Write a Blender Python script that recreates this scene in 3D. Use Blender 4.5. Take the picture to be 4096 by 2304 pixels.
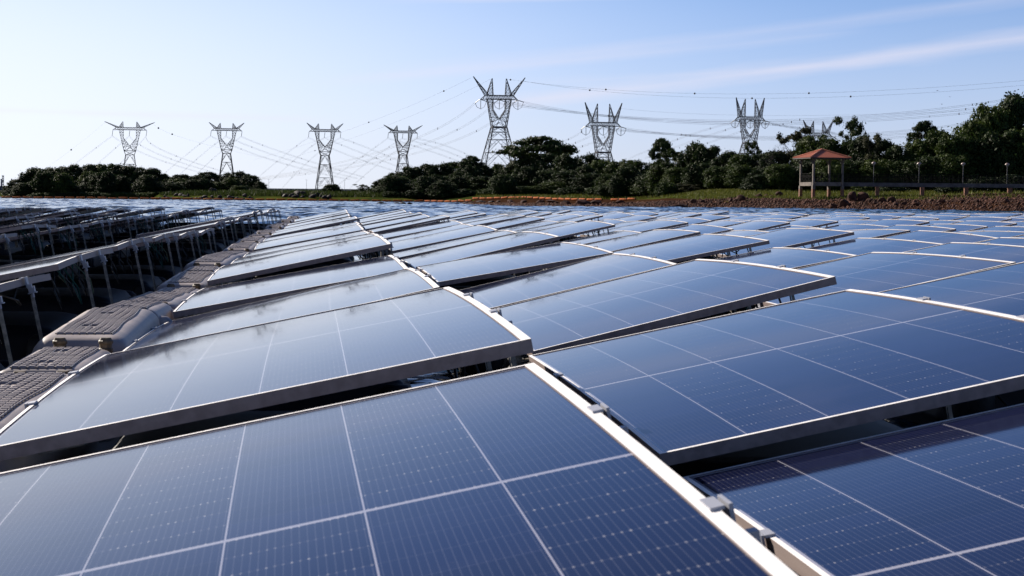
import bpy, bmesh, math, random
import numpy as np
from mathutils import Vector, Matrix
R = math.radians
random.seed(7)
rng = np.random.default_rng(11)
scene = bpy.context.scene
for o in list(bpy.data.objects): bpy.data.objects.remove(o)

# ------------------------------------------------------------------ camera
F_SRC = 6713.9                     # focal length in pixels of a 4096 px wide frame
YAW, PITCH, ROLL = 0.11362, -0.05326, 0.009
HC = 0.95                          # eye height above the water
cy, sy = math.cos(YAW), math.sin(YAW)
FWD = Vector((sy*math.cos(PITCH), cy*math.cos(PITCH), math.sin(PITCH)))
_r0 = Vector((cy, -sy, 0)); _u0 = _r0.cross(FWD)
RIGHT = _r0*math.cos(ROLL) + _u0*math.sin(ROLL)
UP = -_r0*math.sin(ROLL) + _u0*math.cos(ROLL)
EYE = Vector((0, 0, HC))
cam_data = bpy.data.cameras.new('camera')
cam = bpy.data.objects.new('camera', cam_data)
scene.collection.objects.link(cam)
M = Matrix((RIGHT, UP, -FWD)).transposed().to_4x4(); M.translation = EYE
cam.matrix_world = M
cam_data.sensor_width = 36.0
cam_data.lens = 36.0*F_SRC/4096
cam_data.clip_start = 0.05
cam_data.clip_end = 20000
cam_data.dof.use_dof = True
cam_data.dof.focus_distance = 13.0
cam_data.dof.aperture_fstop = 20.0
scene.camera = cam

def at(px, py, d):
    """world point seen at source pixel (px,py) at depth d metres"""
    return EYE + FWD*d + RIGHT*((px-2048)/F_SRC*d) + UP*((1152-py)/F_SRC*d)
def ground_xy(px, d):
    p = at(px, 800, d); return p.x, p.y

# ------------------------------------------------------------------ light and sky
SUN_AZ = R(-40.0)                  # measured from +Y, negative = to the left
SUN_EL = R(28.0)
SD = Vector((math.sin(SUN_AZ)*math.cos(SUN_EL), math.cos(SUN_AZ)*math.cos(SUN_EL), math.sin(SUN_EL)))
sun_data = bpy.data.lights.new('sun', 'SUN')
sun_data.energy = 5.0; sun_data.angle = R(0.5); sun_data.color = (1.0, 0.90, 0.78)
sun = bpy.data.objects.new('sun', sun_data); scene.collection.objects.link(sun)
sun.rotation_euler = (-SD).to_track_quat('-Z', 'Y').to_euler()
sun.location = (-30, 20, 40)

world = bpy.data.worlds.new('World'); scene.world = world
world.use_nodes = True
nt = world.node_tree; nt.nodes.clear()
def N(nt, typ, **kw):
    n = nt.nodes.new(typ)
    for k, v in kw.items():
        if k.startswith('i_'):
            n.inputs[k[2:]].default_value = v
        else: setattr(n, k, v)
    return n
def mth(nt, op, a, b=None, c=None, clamp=False):
    n = nt.nodes.new('ShaderNodeMath'); n.operation = op; n.use_clamp = clamp
    for i, x in enumerate((a, b, c)):
        if x is None: continue
        if isinstance(x, (int, float)): n.inputs[i].default_value = x
        else: nt.links.new(x, n.inputs[i])
    return n.outputs[0]
def sstep(nt, x, lo, hi):
    n = nt.nodes.new('ShaderNodeMapRange'); n.interpolation_type = 'SMOOTHSTEP'
    nt.links.new(x, n.inputs[0]); n.inputs[1].default_value = lo; n.inputs[2].default_value = hi
    return n.outputs[0]
def mixc(nt, f, a, b, typ='MIX'):
    n = nt.nodes.new('ShaderNodeMix'); n.data_type = 'RGBA'; n.blend_type = typ
    for i, x in ((0, f), (6, a), (7, b)):
        if isinstance(x, (int, float)): n.inputs[i].default_value = x
        elif isinstance(x, tuple): n.inputs[i].default_value = x if len(x) == 4 else (*x, 1)
        else: nt.links.new(x, n.inputs[i])
    return n.outputs[2]
sky = N(nt, 'ShaderNodeTexSky', sky_type='NISHITA', sun_disc=False, sun_elevation=SUN_EL,
        sun_rotation=SUN_AZ, altitude=300.0, air_density=1.0, dust_density=0.35, ozone_density=1.6)
tc = N(nt, 'ShaderNodeTexCoord')
sep = N(nt, 'ShaderNodeSeparateXYZ'); nt.links.new(tc.outputs['Generated'], sep.inputs[0])
az = mth(nt, 'ARCTAN2', sep.outputs[0], sep.outputs[1])
el = mth(nt, 'ARCSINE', sep.outputs[2])
# thin cirrus streaks: each follows a line el = e0 + k*(az-a0), soft edges broken by stretched noise
cmb = N(nt, 'ShaderNodeCombineXYZ'); nt.links.new(az, cmb.inputs[0])
def streak(a0, e0, k, width, amin, amax, amp, fs):
    line = mth(nt, 'ADD', mth(nt, 'MULTIPLY', mth(nt, 'SUBTRACT', az, a0), k), e0)
    off = mth(nt, 'SUBTRACT', el, line)
    cc = N(nt, 'ShaderNodeCombineXYZ')
    nt.links.new(mth(nt, 'MULTIPLY', az, fs), cc.inputs[0]); nt.links.new(mth(nt, 'MULTIPLY', off, fs*9), cc.inputs[1])
    cc.inputs[2].default_value = a0*31+e0*17
    nz = N(nt, 'ShaderNodeTexNoise'); nz.inputs['Scale'].default_value = 1.0; nz.inputs['Detail'].default_value = 4
    nt.links.new(cc.outputs[0], nz.inputs['Vector'])
    w = mth(nt, 'MULTIPLY', mth(nt, 'ADD', nz.outputs[0], 0.25), width)
    m = mth(nt, 'SUBTRACT', 1.0, mth(nt, 'DIVIDE', mth(nt, 'ABSOLUTE', off), w), clamp=True)
    m = mth(nt, 'POWER', m, 1.2)
    m = mth(nt, 'MULTIPLY', m, sstep(nt, az, amin, amin+0.09))
    m = mth(nt, 'MULTIPLY', m, mth(nt, 'SUBTRACT', 1.0, sstep(nt, az, amax-0.05, amax)))
    return mth(nt, 'MULTIPLY', m, mth(nt, 'MULTIPLY', mth(nt, 'ADD', nz.outputs[0], 0.2), amp))
sts = [streak(0.41, 0.094, 0.125, 0.010, 0.06, 1.2, 1.0, 14),
       streak(0.41, 0.117, 0.12, 0.008, -0.02, 1.2, 0.45, 12),
       streak(0.20, 0.120, 0.03, 0.004, 0.02, 0.26, 0.75, 20),
       streak(-0.15, 0.047, -0.01, 0.004, -0.5, 0.02, 0.6, 16),
       streak(0.02, 0.055, 0.0, 0.002, -0.02, 0.06, 0.5, 25),
       streak(0.30, 0.20, 0.15, 0.03, -0.4, 1.2, 0.5, 8), streak(0.41, 0.155, 0.11, 0.010, 0.10, 1.2, 0.35, 10),
       streak(0.16, 0.083, 0.10, 0.006, -0.02, 0.33, 0.45, 16), streak(0.22, 0.074, 0.06, 0.005, 0.08, 0.36, 0.35, 18)]
cl = sts[0]
for s_ in sts[1:]: cl = mth(nt, 'ADD', cl, s_, clamp=True)
cl = mth(nt, 'MULTIPLY', cl, 0.62, clamp=True)
sky_tint = mixc(nt, sstep(nt, el, 0.0, 0.17), (0.72, 0.87, 1.50), (0.62, 0.79, 1.19))
sky_tint = mixc(nt, sstep(nt, el, 0.17, 0.50), sky_tint, (0.47, 0.58, 0.86))  # upper sky darkened on purpose to dim ambient light and panel reflections
wb = mixc(nt, 1.0, sky.outputs[0], sky_tint, 'MULTIPLY')      # sky tinted by height above the horizon
cloud_col = mixc(nt, 0.0, (8.9, 8.6, 9.8), (1, 1, 1))
dotn = N(nt, 'ShaderNodeVectorMath'); dotn.operation = 'DOT_PRODUCT'; nt.links.new(tc.outputs['Generated'], dotn.inputs[0]); dotn.inputs[1].default_value = tuple(SD)
glow = mth(nt, 'MULTIPLY', mth(nt, 'POWER', mth(nt, 'MAXIMUM', dotn.outputs['Value'], 0.0), 14.0), 0.60)      # milky air round the sun
haz = mth(nt, 'MULTIPLY', mth(nt, 'SUBTRACT', 1.0, sstep(nt, el, -0.02, 0.16)), 0.62)
wb = mixc(nt, haz, wb, (7.2, 7.7, 9.3))
wb = mixc(nt, glow, wb, (11.5, 11.8, 12.6))
lefth = mth(nt, 'MULTIPLY', mth(nt, 'MULTIPLY', mth(nt, 'SUBTRACT', 1.0, sstep(nt, el, 0.04, 0.30)), mth(nt, 'SUBTRACT', 1.0, sstep(nt, az, -0.30, 0.34))), 0.80)      # bright low haze on the sun's side
wb = mixc(nt, lefth, wb, (10.6, 11.1, 12.0))
skyc = mixc(nt, cl, wb, cloud_col)
bg = N(nt, 'ShaderNodeBackground'); bg.inputs['Strength'].default_value = 0.05
nt.links.new(skyc, bg.inputs['Color'])
wo = N(nt, 'ShaderNodeOutputWorld'); nt.links.new(bg.outputs[0], wo.inputs['Surface'])

scene.view_settings.view_transform = 'Standard'
scene.view_settings.look = 'None'
scene.view_settings.exposure = 0.92
scene.view_settings.gamma = 1.0

# ------------------------------------------------------------------ helpers
C = scene.collection
def link(o): C.objects.link(o); return o
def setp(o, label=None, cat=None, group=None, kind=None):
    if label: o['label'] = label
    if cat: o['category'] = cat
    if group: o['group'] = group
    if kind: o['kind'] = kind
    return o
def thing(name, label, cat, loc=(0, 0, 0), rotz=0.0, group=None):
    o = link(bpy.data.objects.new(name, None)); o.location = loc; o.rotation_euler = (0, 0, rotz)
    o.empty_display_size = 0.2
    return setp(o, label, cat, group)
def mesh(name, verts, faces, mats, midx=None, smooth=False):
    me = bpy.data.meshes.new(name)
    me.from_pydata([tuple(map(float, v)) for v in verts], [], faces)
    for m in (mats if isinstance(mats, (list, tuple)) else [mats]): me.materials.append(m)
    if midx is not None: me.polygons.foreach_set('material_index', midx)
    if smooth: me.polygons.foreach_set('use_smooth', [True]*len(me.polygons))
    me.update(); return me
def obj(name, me, parent=None, loc=None, rot=None, scale=None):
    o = link(bpy.data.objects.new(name, me))
    if parent: o.parent = parent
    if loc: o.location = loc
    if rot: o.rotation_euler = rot
    if scale: o.scale = scale
    return o
def copy_tree(o, parent=None):
    c = o.copy(); C.objects.link(c)
    if parent: c.parent = parent
    for ch in list(o.children): copy_tree(ch, c)
    return c

class MB:
    """collects vertices and faces for one mesh"""
    def __init__(s): s.v = []; s.f = []; s.m = []
    def add(s, vs, fs, mi=0):
        b = len(s.v); s.v += [tuple(v) for v in vs]; s.f += [tuple(b+i for i in f) for f in fs]; s.m += [mi]*len(fs)
    def box(s, c, d, rot=None, mi=0):
        c = Vector(c); hx, hy, hz = d[0]/2, d[1]/2, d[2]/2
        vs = [Vector((x*hx, y*hy, z*hz)) for z in (-1, 1) for x, y in ((-1, -1), (1, -1), (1, 1), (-1, 1))]
        if rot is not None: vs = [rot @ v for v in vs]
        s.add([v+c for v in vs], [(3, 2, 1, 0), (4, 5, 6, 7), (0, 1, 5, 4), (1, 2, 6, 5), (2, 3, 7, 6), (3, 0, 4, 7)], mi)
    def bar(s, a, b, w, h=None, up=Vector((0, 0, 1)), mi=0):
        a, b = Vector(a), Vector(b); d = (b-a)
        if d.length < 1e-6: return
        h = h or w; n = d.normalized()
        x = n.cross(up)
        if x.length < 1e-3: x = n.cross(Vector((1, 0, 0)))
        x.normalize(); y = x.cross(n)
        q = [x*w/2*i + y*h/2*j for i, j in ((-1, -1), (1, -1), (1, 1), (-1, 1))]
        s.add([a+k for k in q]+[b+k for k in q], [(3, 2, 1, 0), (4, 5, 6, 7), (0, 1, 5, 4), (1, 2, 6, 5), (2, 3, 7, 6), (3, 0, 4, 7)], mi)
    def tube(s, pts, r, n=6, mi=0, caps=True):
        pts = [Vector(p) for p in pts]; rs = r if isinstance(r, (list, tuple)) else [r]*len(pts)
        base = len(s.v); prev = None
        for i, p in enumerate(pts):
            t = (pts[min(i+1, len(pts)-1)] - pts[max(i-1, 0)]).normalized()
            x = t.cross(Vector((0, 0, 1))) if prev is None else prev - t*prev.dot(t)
            if x.length < 1e-3: x = t.cross(Vector((1, 0, 0)))
            x.normalize(); y = t.cross(x); prev = x
            for k in range(n):
                a = 2*math.pi*k/n; s.v.append(tuple(p + (x*math.cos(a)+y*math.sin(a))*rs[i]))
        for i in range(len(pts)-1):
            for k in range(n):
                a, b = base+i*n+k, base+i*n+(k+1) % n
                s.f.append((a, b, b+n, a+n)); s.m.append(mi)
        if caps:
            s.f.append(tuple(base+k for k in reversed(range(n)))); s.m.append(mi)
            e = base+(len(pts)-1)*n; s.f.append(tuple(e+k for k in range(n))); s.m.append(mi)
    def lathe(s, prof, n=12, c=(0, 0, 0), mi=0):
        base = len(s.v); c = Vector(c)
        for r, z in prof:
            for k in range(n):
                a = 2*math.pi*k/n; s.v.append((c.x+r*math.cos(a), c.y+r*math.sin(a), c.z+z))
        for i in range(len(prof)-1):
            for k in range(n):
                a, b = base+i*n+k, base+i*n+(k+1) % n
                s.f.append((a, b, b+n, a+n)); s.m.append(mi)
        s.f.append(tuple(base+k for k in reversed(range(n)))); s.m.append(mi)
        e = base+(len(prof)-1)*n; s.f.append(tuple(e+k for k in range(n))); s.m.append(mi)
    def me(s, name, mats, smooth=False): return mesh(name, s.v, s.f, mats, s.m, smooth)

# ------------------------------------------------------------------ materials
def mat(name, col, rough=0.6, metal=0.0, spec=0.5):
    m = bpy.data.materials.new(name); m.use_nodes = True
    b = m.node_tree.nodes['Principled BSDF']
    b.inputs['Base Color'].default_value = (*col, 1); b.inputs['Roughness'].default_value = rough
    b.inputs['Metallic'].default_value = metal; b.inputs['Specular IOR Level'].default_value = spec
    return m
def noisy(m, c1, c2, scale=5.0, detail=5, bump=0.0, bscale=None, coord='Object', rlo=None, lo=0.35, hi=0.65, stretch=None, bdist=0.02):
    t = m.node_tree; b = t.nodes['Principled BSDF']
    co = N(t, 'ShaderNodeTexCoord'); src = co.outputs[coord]
    if stretch:
        mp = N(t, 'ShaderNodeMapping'); mp.inputs['Scale'].default_value = stretch
        t.links.new(src, mp.inputs[0]); src = mp.outputs[0]
    nz = N(t, 'ShaderNodeTexNoise'); nz.inputs['Scale'].default_value = scale; nz.inputs['Detail'].default_value = detail
    t.links.new(src, nz.inputs['Vector'])
    f = sstep(t, nz.outputs[0], lo, hi)
    t.links.new(mixc(t, f, c1, c2), b.inputs['Base Color'])
    if rlo is not None:
        t.links.new(mth(t, 'ADD', mth(t, 'MULTIPLY', nz.outputs[0], rlo[1]-rlo[0]), rlo[0]), b.inputs['Roughness'])
    if bump:
        n2 = N(t, 'ShaderNodeTexNoise'); n2.inputs['Scale'].default_value = bscale or scale*3; n2.inputs['Detail'].default_value = 6
        t.links.new(src, n2.inputs['Vector'])
        bp = N(t, 'ShaderNodeBump'); bp.inputs['Strength'].default_value = bump; bp.inputs['Distance'].default_value = bdist
        t.links.new(n2.outputs[0], bp.inputs['Height']); t.links.new(bp.outputs[0], b.inputs['Normal'])
    return m

alu_shaded = noisy(mat('anodised_side_shaded', (.4, .38, .37), .5, 0.0, .3), (.19, .150, .142), (.245, .20, .19), 30, 4, rlo=(.45, .65), stretch=(1, .05, 1))  # frame side walls, their shade put into the darker colour
alu_lit = noisy(mat('anodised_lip_sunlit', (.75, .73, .71), .45, 0.1), (.72, .70, .68), (.82, .80, .78), 30, 3, rlo=(.4, .55), stretch=(1, .05, 1))  # same frame metal on the top lip, sunlight put into the colour
alu_clamp = mat('clamp_aluminium', (.30, .31, .35), .45, 0.2)
steel = noisy(mat('galvanised_leg', (.55, .5, .45), .5, 0.3), (.13, .12, .105), (.27, .25, .22), 40, 3, rlo=(.35, .6))
backsheet = mat('backsheet', (.10, .10, .11), .6)
rubber = mat('black_cable', (.012, .013, .014), .5)
green_cable = mat('green_cable', (.01, .09, .07), .5)
box_black = mat('junction_box', (.02, .02, .022), .5)

# float plastic
float_mat = noisy(mat('grey_polyethylene', (.34, .30, .28), .5, 0, .3), (.23, .20, .19), (.31, .27, .255), 6, 5, bump=.5, bscale=60, rlo=(.38, .55), bdist=.0008)
pin_mat = noisy(mat('brown_connector_bolt', (.16, .11, .05), .6), (.05, .035, .02), (.12, .085, .045), 30, 3)
dark_float = noisy(mat('charcoal_float_shaded', (.05, .05, .055), .6, 0, .2), (.006, .006, .008), (.013, .013, .016), 6, 4)  # dark plastic, blackened further to carry the shade under the panels

PW, PL = 1.134, 2.094
LIP_R, LIP_L, LIP_E = .020, .010, .012
def cell_material():
    m = mat('solar_cells_under_glass', (.01, .02, .06), .09)
    t = m.node_tree; b = t.nodes['Principled BSDF']; L = t.links
    uv = N(t, 'ShaderNodeUVMap'); uv.uv_map = 'metres'
    s = N(t, 'ShaderNodeSeparateXYZ'); L.new(uv.outputs[0], s.inputs[0]); u, v = s.outputs[0], s.outputs[1]
    oi = N(t, 'ShaderNodeObjectInfo')
    cu = mth(t, 'MULTIPLY', mth(t, 'SUBTRACT', u, .015), 6/(PW-.030))
    def linemask(x, per, half):        # 1 near integer multiples
        fr = mth(t, 'FRACT', mth(t, 'ADD', x, .5)); d = mth(t, 'ABSOLUTE', mth(t, 'SUBTRACT', fr, .5))
        return mth(t, 'SUBTRACT', 1.0, sstep(t, d, half*.8, half*1.2))
    colgap = linemask(cu, 1, .00125/.184)
    mid = mth(t, 'SUBTRACT', 1.0, sstep(t, mth(t, 'ABSOLUTE', mth(t, 'SUBTRACT', v, PL/2)), .0055, .0075))
    mu = mth(t, 'GREATER_THAN', mth(t, 'ABSOLUTE', mth(t, 'SUBTRACT', u, PW/2)), PW/2-.018)
    mv = mth(t, 'GREATER_THAN', mth(t, 'ABSOLUTE', mth(t, 'SUBTRACT', v, PL/2)), PL/2-.022)
    white = mth(t, 'MAXIMUM', mth(t, 'MAXIMUM', colgap, mid), mth(t, 'MAXIMUM', mu, mv))
    # half-cell rows
    half = mth(t, 'GREATER_THAN', v, PL/2)
    vv = mth(t, 'ABSOLUTE', mth(t, 'SUBTRACT', v, PL/2))
    cv = mth(t, 'MULTIPLY', mth(t, 'SUBTRACT', vv, .007), 11/(PL/2-.029))
    cellgap = linemask(cv, 1, .0006/.0925)
    bus = linemask(mth(t, 'ADD', mth(t, 'MULTIPLY', cu, 18), .5), 1, .055)
    # bright solder points: busbar x cell boundary, alternate strings only
    par = mth(t, 'MODULO', mth(t, 'ADD', mth(t, 'FLOOR', cu), mth(t, 'ADD', half, 2)), 2)
    bu = mth(t, 'SUBTRACT', mth(t, 'FRACT', mth(t, 'ADD', mth(t, 'MULTIPLY', cu, 18), 0.0)), .5)
    du = mth(t, 'MULTIPLY', bu, .184/18)
    dv = mth(t, 'MULTIPLY', mth(t, 'SUBTRACT', mth(t, 'FRACT', mth(t, 'ADD', cv, .5)), .5), .0925)
    rr = mth(t, 'SQRT', mth(t, 'ADD', mth(t, 'MULTIPLY', du, du), mth(t, 'MULTIPLY', mth(t, 'MULTIPLY', dv, .45), mth(t, 'MULTIPLY', dv, .45))))
    dot = mth(t, 'SUBTRACT', 1.0, sstep(t, rr, .0012, .0020))
    cidx = N(t, 'ShaderNodeCombineXYZ')
    L.new(mth(t, 'FLOOR', mth(t, 'MULTIPLY', cu, 18)), cidx.inputs[0]); L.new(mth(t, 'FLOOR', mth(t, 'ADD', cv, .5)), cidx.inputs[1])
    L.new(oi.outputs['Random'], cidx.inputs[2])
    wn = N(t, 'ShaderNodeTexWhiteNoise'); L.new(cidx.outputs[0], wn.inputs['Vector'])
    dotb = mth(t, 'MULTIPLY', mth(t, 'MULTIPLY', dot, par), mth(t, 'ADD', mth(t, 'MULTIPLY', mth(t, 'POWER', wn.outputs[0], 2.5), .24), .05))
    # cell tone varies a little from cell to cell and panel to panel
    ci = N(t, 'ShaderNodeCombineXYZ'); L.new(mth(t, 'FLOOR', cu), ci.inputs[0])
    L.new(mth(t, 'FLOOR', mth(t, 'MULTIPLY', v, 11/(PL/2))), ci.inputs[1]); L.new(oi.outputs['Random'], ci.inputs[2])
    wn2 = N(t, 'ShaderNodeTexWhiteNoise'); L.new(ci.outputs[0], wn2.inputs['Vector'])
    base = mixc(t, wn2.outputs[0], (.0035, .0058, .026), (.0050, .0080, .035))
    base = mixc(t, mth(t, 'MULTIPLY', bus, .11), base, (.30, .32, .40))
    base = mixc(t, mth(t, 'MULTIPLY', cellgap, .12), base, (.30, .32, .40))
    base = mixc(t, white, base, (.26, .26, .31))
    base = mixc(t, dotb, base, (.80, .78, .76))
    # dust film and dried splash marks
    tc = N(t, 'ShaderNodeTexCoord')
    ad = N(t, 'ShaderNodeVectorMath'); ad.operation = 'ADD'; L.new(tc.outputs['Object'], ad.inputs[0])
    sc = N(t, 'ShaderNodeVectorMath'); sc.operation = 'SCALE'; L.new(oi.outputs['Location'], sc.inputs[0]); sc.inputs['Scale'].default_value = 3.7
    L.new(sc.outputs[0], ad.inputs[1])
    n1 = N(t, 'ShaderNodeTexNoise'); n1.inputs['Scale'].default_value = 2.2; n1.inputs['Detail'].default_value = 6; L.new(ad.outputs[0], n1.inputs['Vector'])
    n2 = N(t, 'ShaderNodeTexNoise'); n2.inputs['Scale'].default_value = 120; n2.inputs['Detail'].default_value = 2; L.new(ad.outputs[0], n2.inputs['Vector'])
    speck = sstep(t, n2.outputs[0], .72, .78)
    smear = sstep(t, n1.outputs[0], .58, .75)
    dust = mth(t, 'ADD', mth(t, 'ADD', mth(t, 'MULTIPLY', n1.outputs[0], .006), mth(t, 'MULTIPLY', speck, .06)), mth(t, 'MULTIPLY', smear, .022))
    base = mixc(t, dust, base, (.42, .37, .36))
    vo = N(t, 'ShaderNodeTexVoronoi'); vo.inputs['Scale'].default_value = 1.7; vo.inputs['Randomness'].default_value = 1.0
    n3 = N(t, 'ShaderNodeTexNoise'); n3.inputs['Scale'].default_value = 28; L.new(ad.outputs[0], n3.inputs['Vector']); L.new(ad.outputs[0], vo.inputs['Vector'])
    vr = N(t, 'ShaderNodeSeparateXYZ'); L.new(vo.outputs['Color'], vr.inputs[0])
    splat = mth(t, 'MULTIPLY', mth(t, 'LESS_THAN', mth(t, 'ADD', vo.outputs['Distance'], mth(t, 'MULTIPLY', n3.outputs[0], .05)), .047), mth(t, 'GREATER_THAN', vr.outputs[0], .55))
    base = mixc(t, mth(t, 'MULTIPLY', splat, .55), base, (.55, .53, .50))
    L.new(base, b.inputs['Base Color'])
    L.new(mth(t, 'ADD', mth(t, 'MULTIPLY', n1.outputs[0], .07), .035), b.inputs['Roughness'])
    b.inputs['IOR'].default_value = 1.27
    b.inputs['Specular Tint'].default_value = (.66, .74, 1.0, 1)
    return m
cells = cell_material()

def water_material():
    m = mat('lake_water', (.004, .018, .034), .05)
    t = m.node_tree; b = t.nodes['Principled BSDF']; L = t.links
    b.inputs['IOR'].default_value = 1.333
    g = N(t, 'ShaderNodeNewGeometry')
    mp = N(t, 'ShaderNodeMapping'); mp.inputs['Rotation'].default_value = (0, 0, R(25)); mp.inputs['Scale'].default_value = (.55, 1.0, 1.0)
    L.new(g.outputs['Position'], mp.inputs[0])
    acc = g.outputs['Normal']
    mp2 = N(t, 'ShaderNodeMapping'); mp2.inputs['Rotation'].default_value = (0, 0, R(-8)); mp2.inputs['Scale'].default_value = (.6, .22, 1)
    L.new(g.outputs['Position'], mp2.inputs[0])
    for src, sc_, w in ((mp2, .35, .8), (mp, 1.1, 1.3), (mp, 3.5, .9)):
        nz = N(t, 'ShaderNodeTexNoise'); nz.inputs['Scale'].default_value = sc_; nz.inputs['Detail'].default_value = 2.5
        L.new(src.outputs[0], nz.inputs['Vector'])
        v1 = N(t, 'ShaderNodeVectorMath'); v1.operation = 'SUBTRACT'; L.new(nz.outputs['Color'], v1.inputs[0]); v1.inputs[1].default_value = (.5, .5, .5)
        v2 = N(t, 'ShaderNodeVectorMath'); v2.operation = 'MULTIPLY'; L.new(v1.outputs[0], v2.inputs[0]); v2.inputs[1].default_value = (w, w, 0)
        v3 = N(t, 'ShaderNodeVectorMath'); v3.operation = 'ADD'; L.new(acc, v3.inputs[0]); L.new(v2.outputs[0], v3.inputs[1]); acc = v3.outputs[0]
    nn = N(t, 'ShaderNodeVectorMath'); nn.operation = 'NORMALIZE'; L.new(acc, nn.inputs[0]); L.new(nn.outputs[0], b.inputs['Normal'])
    return m
water_mat = water_material()

# ------------------------------------------------------------------ setting: water and land
def sst(x, a, b):
    t = np.clip((x-a)/(b-a), 0, 1); return t*t*(3-2*t)
WAVES = [(random.uniform(-0.9, 0.9)+R(70), lam, random.uniform(0, 6.28)) for lam in (6.5, 5.2, 4.1, 3.3, 2.7, 2.2, 1.8, 1.5, 1.25, 1.0, .85, .7)]
def build_water():
    a = np.concatenate([np.linspace(-1.9, -.45, 45)[:-1], np.linspace(-.45, .45, 560), np.linspace(.45, 1.9, 45)[1:]]) + YAW
    r = np.concatenate([.5*np.exp(np.arange(0, 283)*.0155), np.arange(40.5, 400, .5), 400*np.exp(np.arange(1, 110)*.02), [4500, 9000]])
    A, Rr = np.meshgrid(a, r)
    X = np.sin(A)*Rr; Y = np.cos(A)*Rr; Z = np.zeros_like(X)
    for ang, lam, ph in WAVES:
        k = 2*np.pi/lam; amp = .0105*lam**.9
        fade = np.where(Rr > 430, .6, 1.0)
        far = 1-.25*np.clip((Rr-40)/100, 0, 1)-.35*np.clip((Rr-300)/60, 0, 1)
        inside = far*(1-.55*((Y < 44) & (X > -10) & (X < 22)))
        p = k*(X*math.cos(ang)+Y*math.sin(ang))+ph
        Z += amp*fade*inside*(np.sin(p)+.35*np.sin(2*p+1))
    Z[-2:] = 0; Z[Rr > 2500] = 0
    nr, nc = X.shape
    co = np.stack([X, Y, Z], -1).reshape(-1, 3)
    i = np.arange(nr*nc).reshape(nr, nc)
    q = np.stack([i[:-1, :-1], i[:-1, 1:], i[1:, 1:], i[1:, :-1]], -1).reshape(-1, 4)[:, ::-1]
    me = bpy.data.meshes.new('water')
    me.vertices.add(len(co)); me.vertices.foreach_set('co', co.ravel())
    me.loops.add(q.size); me.loops.foreach_set('vertex_index', q.ravel())
    me.polygons.add(len(q)); me.polygons.foreach_set('loop_start', np.arange(0, q.size, 4)); me.polygons.foreach_set('loop_total', np.full(len(q), 4))
    me.polygons.foreach_set('use_smooth', np.ones(len(q), bool))
    me.materials.append(water_mat); me.update(calc_edges=True); me.validate()
    o = obj('water', me); setp(o, kind='structure'); return o
build_water()

def hn(x, y):      # cheap deterministic value noise for terrain
    return (np.sin(x*.31+1.3)*np.cos(y*.27+.5)+.5*np.sin(x*.83+y*.6+2)+.3*np.sin(x*1.9-y*1.4))*.5
def terrain(px, d):
    """land height above the water for bearing px (source pixels) and distance d"""
    px = np.asarray(px, float); d = np.asarray(d, float)
    s0 = np.interp(px, [1500, 1740, 1850, 1950, 2100, 2500, 2900, 3600, 4100, 4800], [900, 330, 252, 226, 203, 207, 215, 197, 184, 170])
    t = d-s0+2.5*np.sin(px*.013)+1.2*np.sin(px*.041)
    A = np.interp(t, [-40, 0, 12, 60, 130, 170, 250, 600], [-2, 0, .38, .52, .70, 1.45, 2.0, 3])
    B = np.interp(t, [-40, 0, 12, 22, 60, 120, 400], [-2, 0, 1.0, 1.3, 2.5, 3.0, 4])
    w = sst(px, 2450, 2900); h = A*(1-w)+B*w
    h = np.where(px < 1900, np.minimum(h, .35*sst(px, 1780, 1900)+h*.0-.1), h)
    # the far bank behind the boom
    s1 = np.interp(px, [300, 560, 640, 1100, 1700, 2500], [700, 470, 425, 400, 392, 330])
    t1 = d-s1+3*np.sin(px*.017)
    h1 = np.interp(t1, [-15, 0, 6, 18, 60, 300], [-2, 0, .7, 1.5, 1.9, 2.6])
    h1 = np.where(px > 2450, -2, h1)
    # the island on the left
    s2 = np.interp(px, [-40, 20, 120, 500, 950, 1060, 1100], [900, 480, 445, 440, 445, 470, 900])
    h2 = np.interp(d-s2, [-15, 0, 8, 60], [-2, 0, .25, 1.4])
    h2 = np.where(d-s2 > 70, -2, h2)
    h3 = np.interp(d, [700, 745, 760, 3000], [-2, -2, 3.4, 4.0])
    H = np.maximum(np.maximum(h, h1), np.maximum(h2, h3))
    return H
def tz(px, d): return float(terrain(px, d))
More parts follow.
